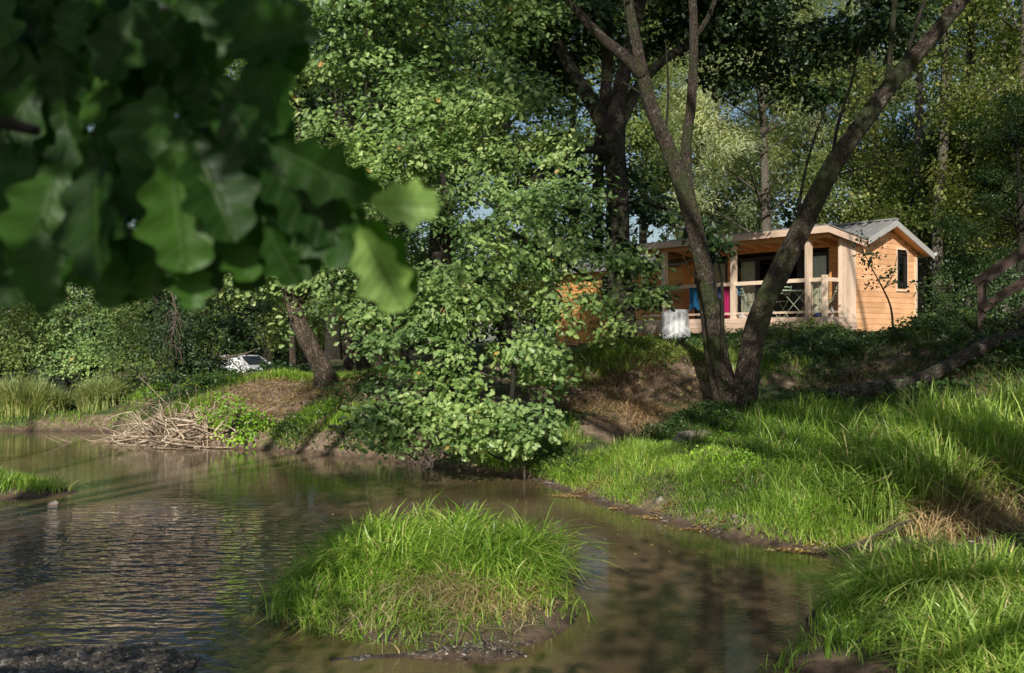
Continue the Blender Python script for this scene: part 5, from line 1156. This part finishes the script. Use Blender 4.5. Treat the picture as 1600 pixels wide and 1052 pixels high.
# driftwood at the island
deadwood('driftwood', 'dark driftwood stick floating at the front edge of the island', 'driftwood', [([P(515, 1031, 6.16), P(560, 1030, 6.2), P(610, 1026, 6.22), P(655, 1024, 6.25)], [.010, .014, .016, .010])], B_log, 8)
deadwood('driftwood', 'short thick broken branch lying at the right front of the island', 'driftwood', [([P(735, 1002, 6.5), P(760, 1010, 6.45), P(788, 1018, 6.4)], [.022, .028, .018])], B_log, 8)
deadwood('fallen_branch', 'thin dead branch lying on the mud before the tall grass', 'branch', [([P(1300, 872, 9.0)+[0, 0, .05], P(1350, 855, 9.0)+[0, 0, .05], P(1400, 830, 9.1)+[0, 0, .05], P(1440, 815, 9.2)+[0, 0, .03]], [.02, .016, .012, .006]), ([P(1350, 855, 9.0)+[0, 0, .05], P(1370, 868, 8.8)+[0, 0, .05], P(1390, 872, 8.7)+[0, 0, .05]], [.01, .008, .004])])
# rocks
def rock(name, label, c, r, m, seed, sc3=(1, 1, .6), lumps=.25):
    import bmesh
    bm = bmesh.new(); bmesh.ops.create_icosphere(bm, subdivisions=4, radius=1)
    for v in bm.verts:
        n_ = noise.noise(v.co*1.3+Vector((seed, 0, 0)))*lumps*1.6+noise.noise(v.co*4+Vector((seed, 0, 0)))*lumps*.5+noise.noise(v.co*11)*lumps*.2
        v.co = v.co*(1+n_); v.co = Vector((v.co.x*sc3[0], v.co.y*sc3[1], v.co.z*sc3[2]))*r
    me = bpy.data.meshes.new(name); bm.to_mesh(me); bm.free()
    for p in me.polygons: p.use_smooth = True
    me.materials.append(m); o = bpy.data.objects.new(name, me); COL.objects.link(o); o.location = c; tag(o, label, 'rock'); return o
def on_ground(px, Y, dz=0): x = (px-800)/F*Y; return (x, Y, float(height(np.array([x]), np.array([Y]))[0])+dz)
def spotted():
    m, nt, out = mat('speckled_wet_stone'); co_ = coords(nt, 'Object')
    v = N(nt, 'ShaderNodeTexVoronoi', i_Scale=55.0); nt.links.new(co_, v.inputs['Vector'])
    c = ramp(nt, v.outputs['Distance'], [(.22, (.55, .5, .42)), (.34, (.07, .06, .05))]); c2_ = ramp(nt, noise_t(nt, co_, 12), [(.45, (.05, .045, .04)), (.6, (.16, .14, .11))])
    p = N(nt, 'ShaderNodeBsdfPrincipled', i_Roughness=.5); nt.links.new(mixc(nt, .45, c, c2_), p.inputs['Base Color']); nt.links.new(bump(nt, v.outputs['Distance'], .7, .01), p.inputs['Normal']); nt.links.new(p.outputs[0], out.inputs[0]); return m
rock('river_stone', 'dark porous stone with white specks at the front of the island', on_ground(566, 6.2, .02), .10, spotted(), 3, (1, .8, .55))
rock('bank_stone', 'large flat grey-brown stone half sunk in the bank grass', on_ground(1085, 14.0, .04), .30, M_stone, 5, (1.0, .7, .38), .15)
rock('bank_stone', 'small pale stone in the grass left of the large flat one', on_ground(1002, 13.9, .06), .13, M_stone, 9, (1.0, .7, .6))
rock('river_stone', 'small pale stone lying in the stream near the islet', (-5.45, 11.85, .01), .06, M_stone, 11)
GS = 'pale stones along the muddy edge of the right bank'
for k_, (px, Yr, rr_, lab) in enumerate([(905, 12.9, .05, 'pale stone farthest up the muddy right edge'), (985, 11.75, .045, 'small pale stone beside the washed-up yellow leaves'), (1030, 11.3, .07, 'flat wet stone just below the bank grass'), (1065, 10.95, .04, 'rounded stone in the middle of the muddy edge'), (1110, 10.55, .06, 'pale stone where the muddy edge turns toward the weeds'), (1150, 10.25, .045, 'dark stone beside the lime green weeds'), (1275, 9.15, .06, 'pale stone beside the dead branch on the mud'), (1320, 9.0, .05, 'small stone under the dead branch on the mud')]):
    tag(rock('bank_stone', lab, on_ground(px, Yr, .0), rr_, M_stone if k_ % 3 else M_pebble, 20+k_, (1, .8, .5)), group=GS)
# gravel & litter
def pebbles(name, label, n, ells, r0, r1, m, seed, zmin=-.05, lift=0):
    rg = np.random.default_rng(seed); x, y, z = sample(n, ells, rg, zmin=zmin); k = len(x)
    t = (1+5**.5)/2; iv = np.array([(-1, t, 0), (1, t, 0), (-1, -t, 0), (1, -t, 0), (0, -1, t), (0, 1, t), (0, -1, -t), (0, 1, -t), (t, 0, -1), (t, 0, 1), (-t, 0, -1), (-t, 0, 1)])/1.9
    fc = np.array([0, 11, 5, 0, 5, 1, 0, 1, 7, 0, 7, 10, 0, 10, 11, 1, 5, 9, 5, 11, 4, 11, 10, 2, 10, 7, 6, 7, 1, 8, 3, 9, 4, 3, 4, 2, 3, 2, 6, 3, 6, 8, 3, 8, 9, 4, 9, 5, 2, 4, 11, 6, 2, 10, 8, 6, 7, 9, 8, 1])
    s = rg.uniform(r0, r1, k)[:, None, None]*rg.uniform(.5, 1.2, (k, 1, 3))*np.array([1, 1, .6]); jit = 1+rg.normal(size=(k, 12, 1))*.13
    az = rg.random(k)*6.28; c_, s_ = np.cos(az), np.sin(az); Rm = np.zeros((k, 3, 3)); Rm[:, 0, 0] = c_; Rm[:, 0, 1] = -s_; Rm[:, 1, 0] = s_; Rm[:, 1, 1] = c_; Rm[:, 2, 2] = 1
    V = np.einsum('nij,nkj->nki', Rm, iv[None]*jit*s)+np.stack([x, y, z+lift], 1)[:, None]
    a = Acc(); a.add(V.reshape(-1, 3), (fc[None]+np.arange(k)[:, None]*12).ravel(), [3]*(20*k), np.repeat(rg.random(k), 20)); return tag(a.build(name, m), label, kind='stuff')
def pebble_mat():
    m, nt, out = mat('river_gravel'); c = ramp(nt, attr(nt), [(0, (.035, .03, .028)), (.6, (.11, .09, .07)), (.9, (.2, .16, .12)), (1, (.4, .35, .3))])
    n_ = noise_t(nt, coords(nt, 'Object'), 60, 4); c = mixc(nt, 1.0, c, ramp(nt, n_, [(.3, (.6, .6, .6)), (.7, (1.2, 1.2, 1.2))]), 'MULTIPLY')
    p = N(nt, 'ShaderNodeBsdfPrincipled', i_Roughness=.45); nt.links.new(c, p.inputs['Base Color']); nt.links.new(p.outputs[0], out.inputs[0]); return m
PM = pebble_mat()
pebbles('gravel', 'scattered stones around the gravel bar in the lower left corner', 420, [(-2.9, 6.15, 1.3, .5)], .015, .05, PM, 144, -.10)
pebbles('gravel', 'dark wet gravel bar in the lower left corner', 7000, [(-2.75, 6.0, .95, .5), (-3.6, 6.0, .8, .5), (-2.2, 5.5, .5, .6)], .008, .04, PM, 141, -.08)
pebbles('gravel', 'dark pebbles and mud at the front of the island', 1500, [(-.30, 6.25, .42, .12), (-.9, 6.5, .4, .15), (.0, 6.4, .3, .12)], .006, .018, PM, 142, -.06)
pebbles('gravel', 'pebbles along the muddy edge of the right bank', 2600, [(1.75, 10.9, .45, .14), (2.15, 10.2, .35, .16), (1.1, 12, .3, .14), (2.9, 9.25, .4, .12), (.6, 13.4, .4, .15), (3.6, 8.8, .6, .4)], .008, .03, PM, 143, -.04)
def litter(name, label, n, ells, size, seed, onwater=False, zmin=.0):
    rg = np.random.default_rng(seed)
    x, y, z = sample(n, ells, rg, zmin=-1 if onwater else zmin)
    z = np.maximum(z, .0)+.008; k = len(x); pos = np.stack([x, y, z], 1)
    a = Acc(); add_leaves(a, 'ovate', pos, np.array([0, 0, 1.])+rg.normal(size=(k, 3))*(.05 if onwater else .35), rg.normal(size=(k, 3)), size*rg.uniform(.6, 1.2, k), rg.random(k)); return tag(a.build(name, L_litter), label, kind='stuff')
litter('fallen_leaves', 'yellow-brown fallen leaves washed along the right shore', 900, [(1.75, 11.0, .4, .12), (1.25, 11.55, .12, .05), (2.1, 10.3, .3, .12), (2.95, 9.3, .5, .12), (.9, 12.5, .4, .15)], .055, 151, True)
litter('fallen_leaves', 'a few yellow leaves drifting on the stream', 260, [(0, 12.5, 3, 3), (1.5, 9.5, 1.2, 1.5), (-4, 13, 4, 3), (1.8, 6.4, .5, .4)], .045, 152, True)
litter('fallen_leaves', 'dry leaves and twigs scattered on the bare slope below the leaning trunk', 2600, [(-4.6, 19.6, 1.2, .9), (-3.6, 19, .9, .8), (-5.2, 18.8, .8, .7)], .06, 154)
grass('dead_slope_grass', 'thin dry stalks on the bare slope below the leaning trunk', 2600, [(-4.6, 19.6, 1.2, .9), (-3.6, 18.8, .9, .8)], .16, .010, L_dry, (.4, 1.6), 118, .1, .4, 1.4, .4, 1.6, -.1, 3)
litter('fallen_leaves', 'dry leaves scattered on the brown bank soil', 2600, [(2.2, 16.8, 1.6, 1.2), (-3.4, 18.6, 1.6, .9), (5.2, 15.8, 1.2, .8), (4.2, 9.1, .8, .5)], .06, 153)
# ------------------------------------------------------------------ camera, light, world
cam = bpy.data.cameras.new('camera'); co = bpy.data.objects.new('camera', cam); COL.objects.link(co)
co.location = (0, 0, CZ); co.rotation_euler = (math.pi/2, 0, 0)
cam.lens = 35; cam.sensor_width = 36; cam.clip_end = 500; cam.clip_start = .05
cam.dof.use_dof = True; cam.dof.focus_distance = 16; cam.dof.aperture_fstop = 5.2
sc.camera = co
sl = bpy.data.lights.new('sun', 'SUN'); so = bpy.data.objects.new('sun', sl); COL.objects.link(so)
sl.energy = 5.0; sl.angle = math.radians(.5); sl.color = (1, .95, .85)
so.rotation_euler = Vector(SUN).to_track_quat('Z', 'Y').to_euler()
w = bpy.data.worlds.new('World'); sc.world = w; w.use_nodes = True
nt = w.node_tree; bg = nt.nodes['Background']; sky = nt.nodes.new('ShaderNodeTexSky')
sky.sky_type = 'NISHITA'; sky.sun_disc = False; sky.sun_elevation = ELEV; sky.sun_rotation = math.atan2(SUN[0], SUN[1])
nt.links.new(sky.outputs[0], bg.inputs[0]); bg.inputs[1].default_value = .08
sc.view_settings.view_transform = 'Standard'; sc.view_settings.look = 'None'; sc.view_settings.exposure = 0
sc.cycles.use_denoising = True
try: sc.cycles.denoiser = 'OPENIMAGEDENOISE'
except Exception: pass
sc.cycles.max_bounces = 7; sc.cycles.diffuse_bounces = 3; sc.cycles.glossy_bounces = 3; sc.cycles.transmission_bounces = 4; sc.cycles.transparent_max_bounces = 8
sc.cycles.use_adaptive_sampling = True; sc.cycles.adaptive_threshold = .02
sc.cycles.sample_clamp_indirect = 4
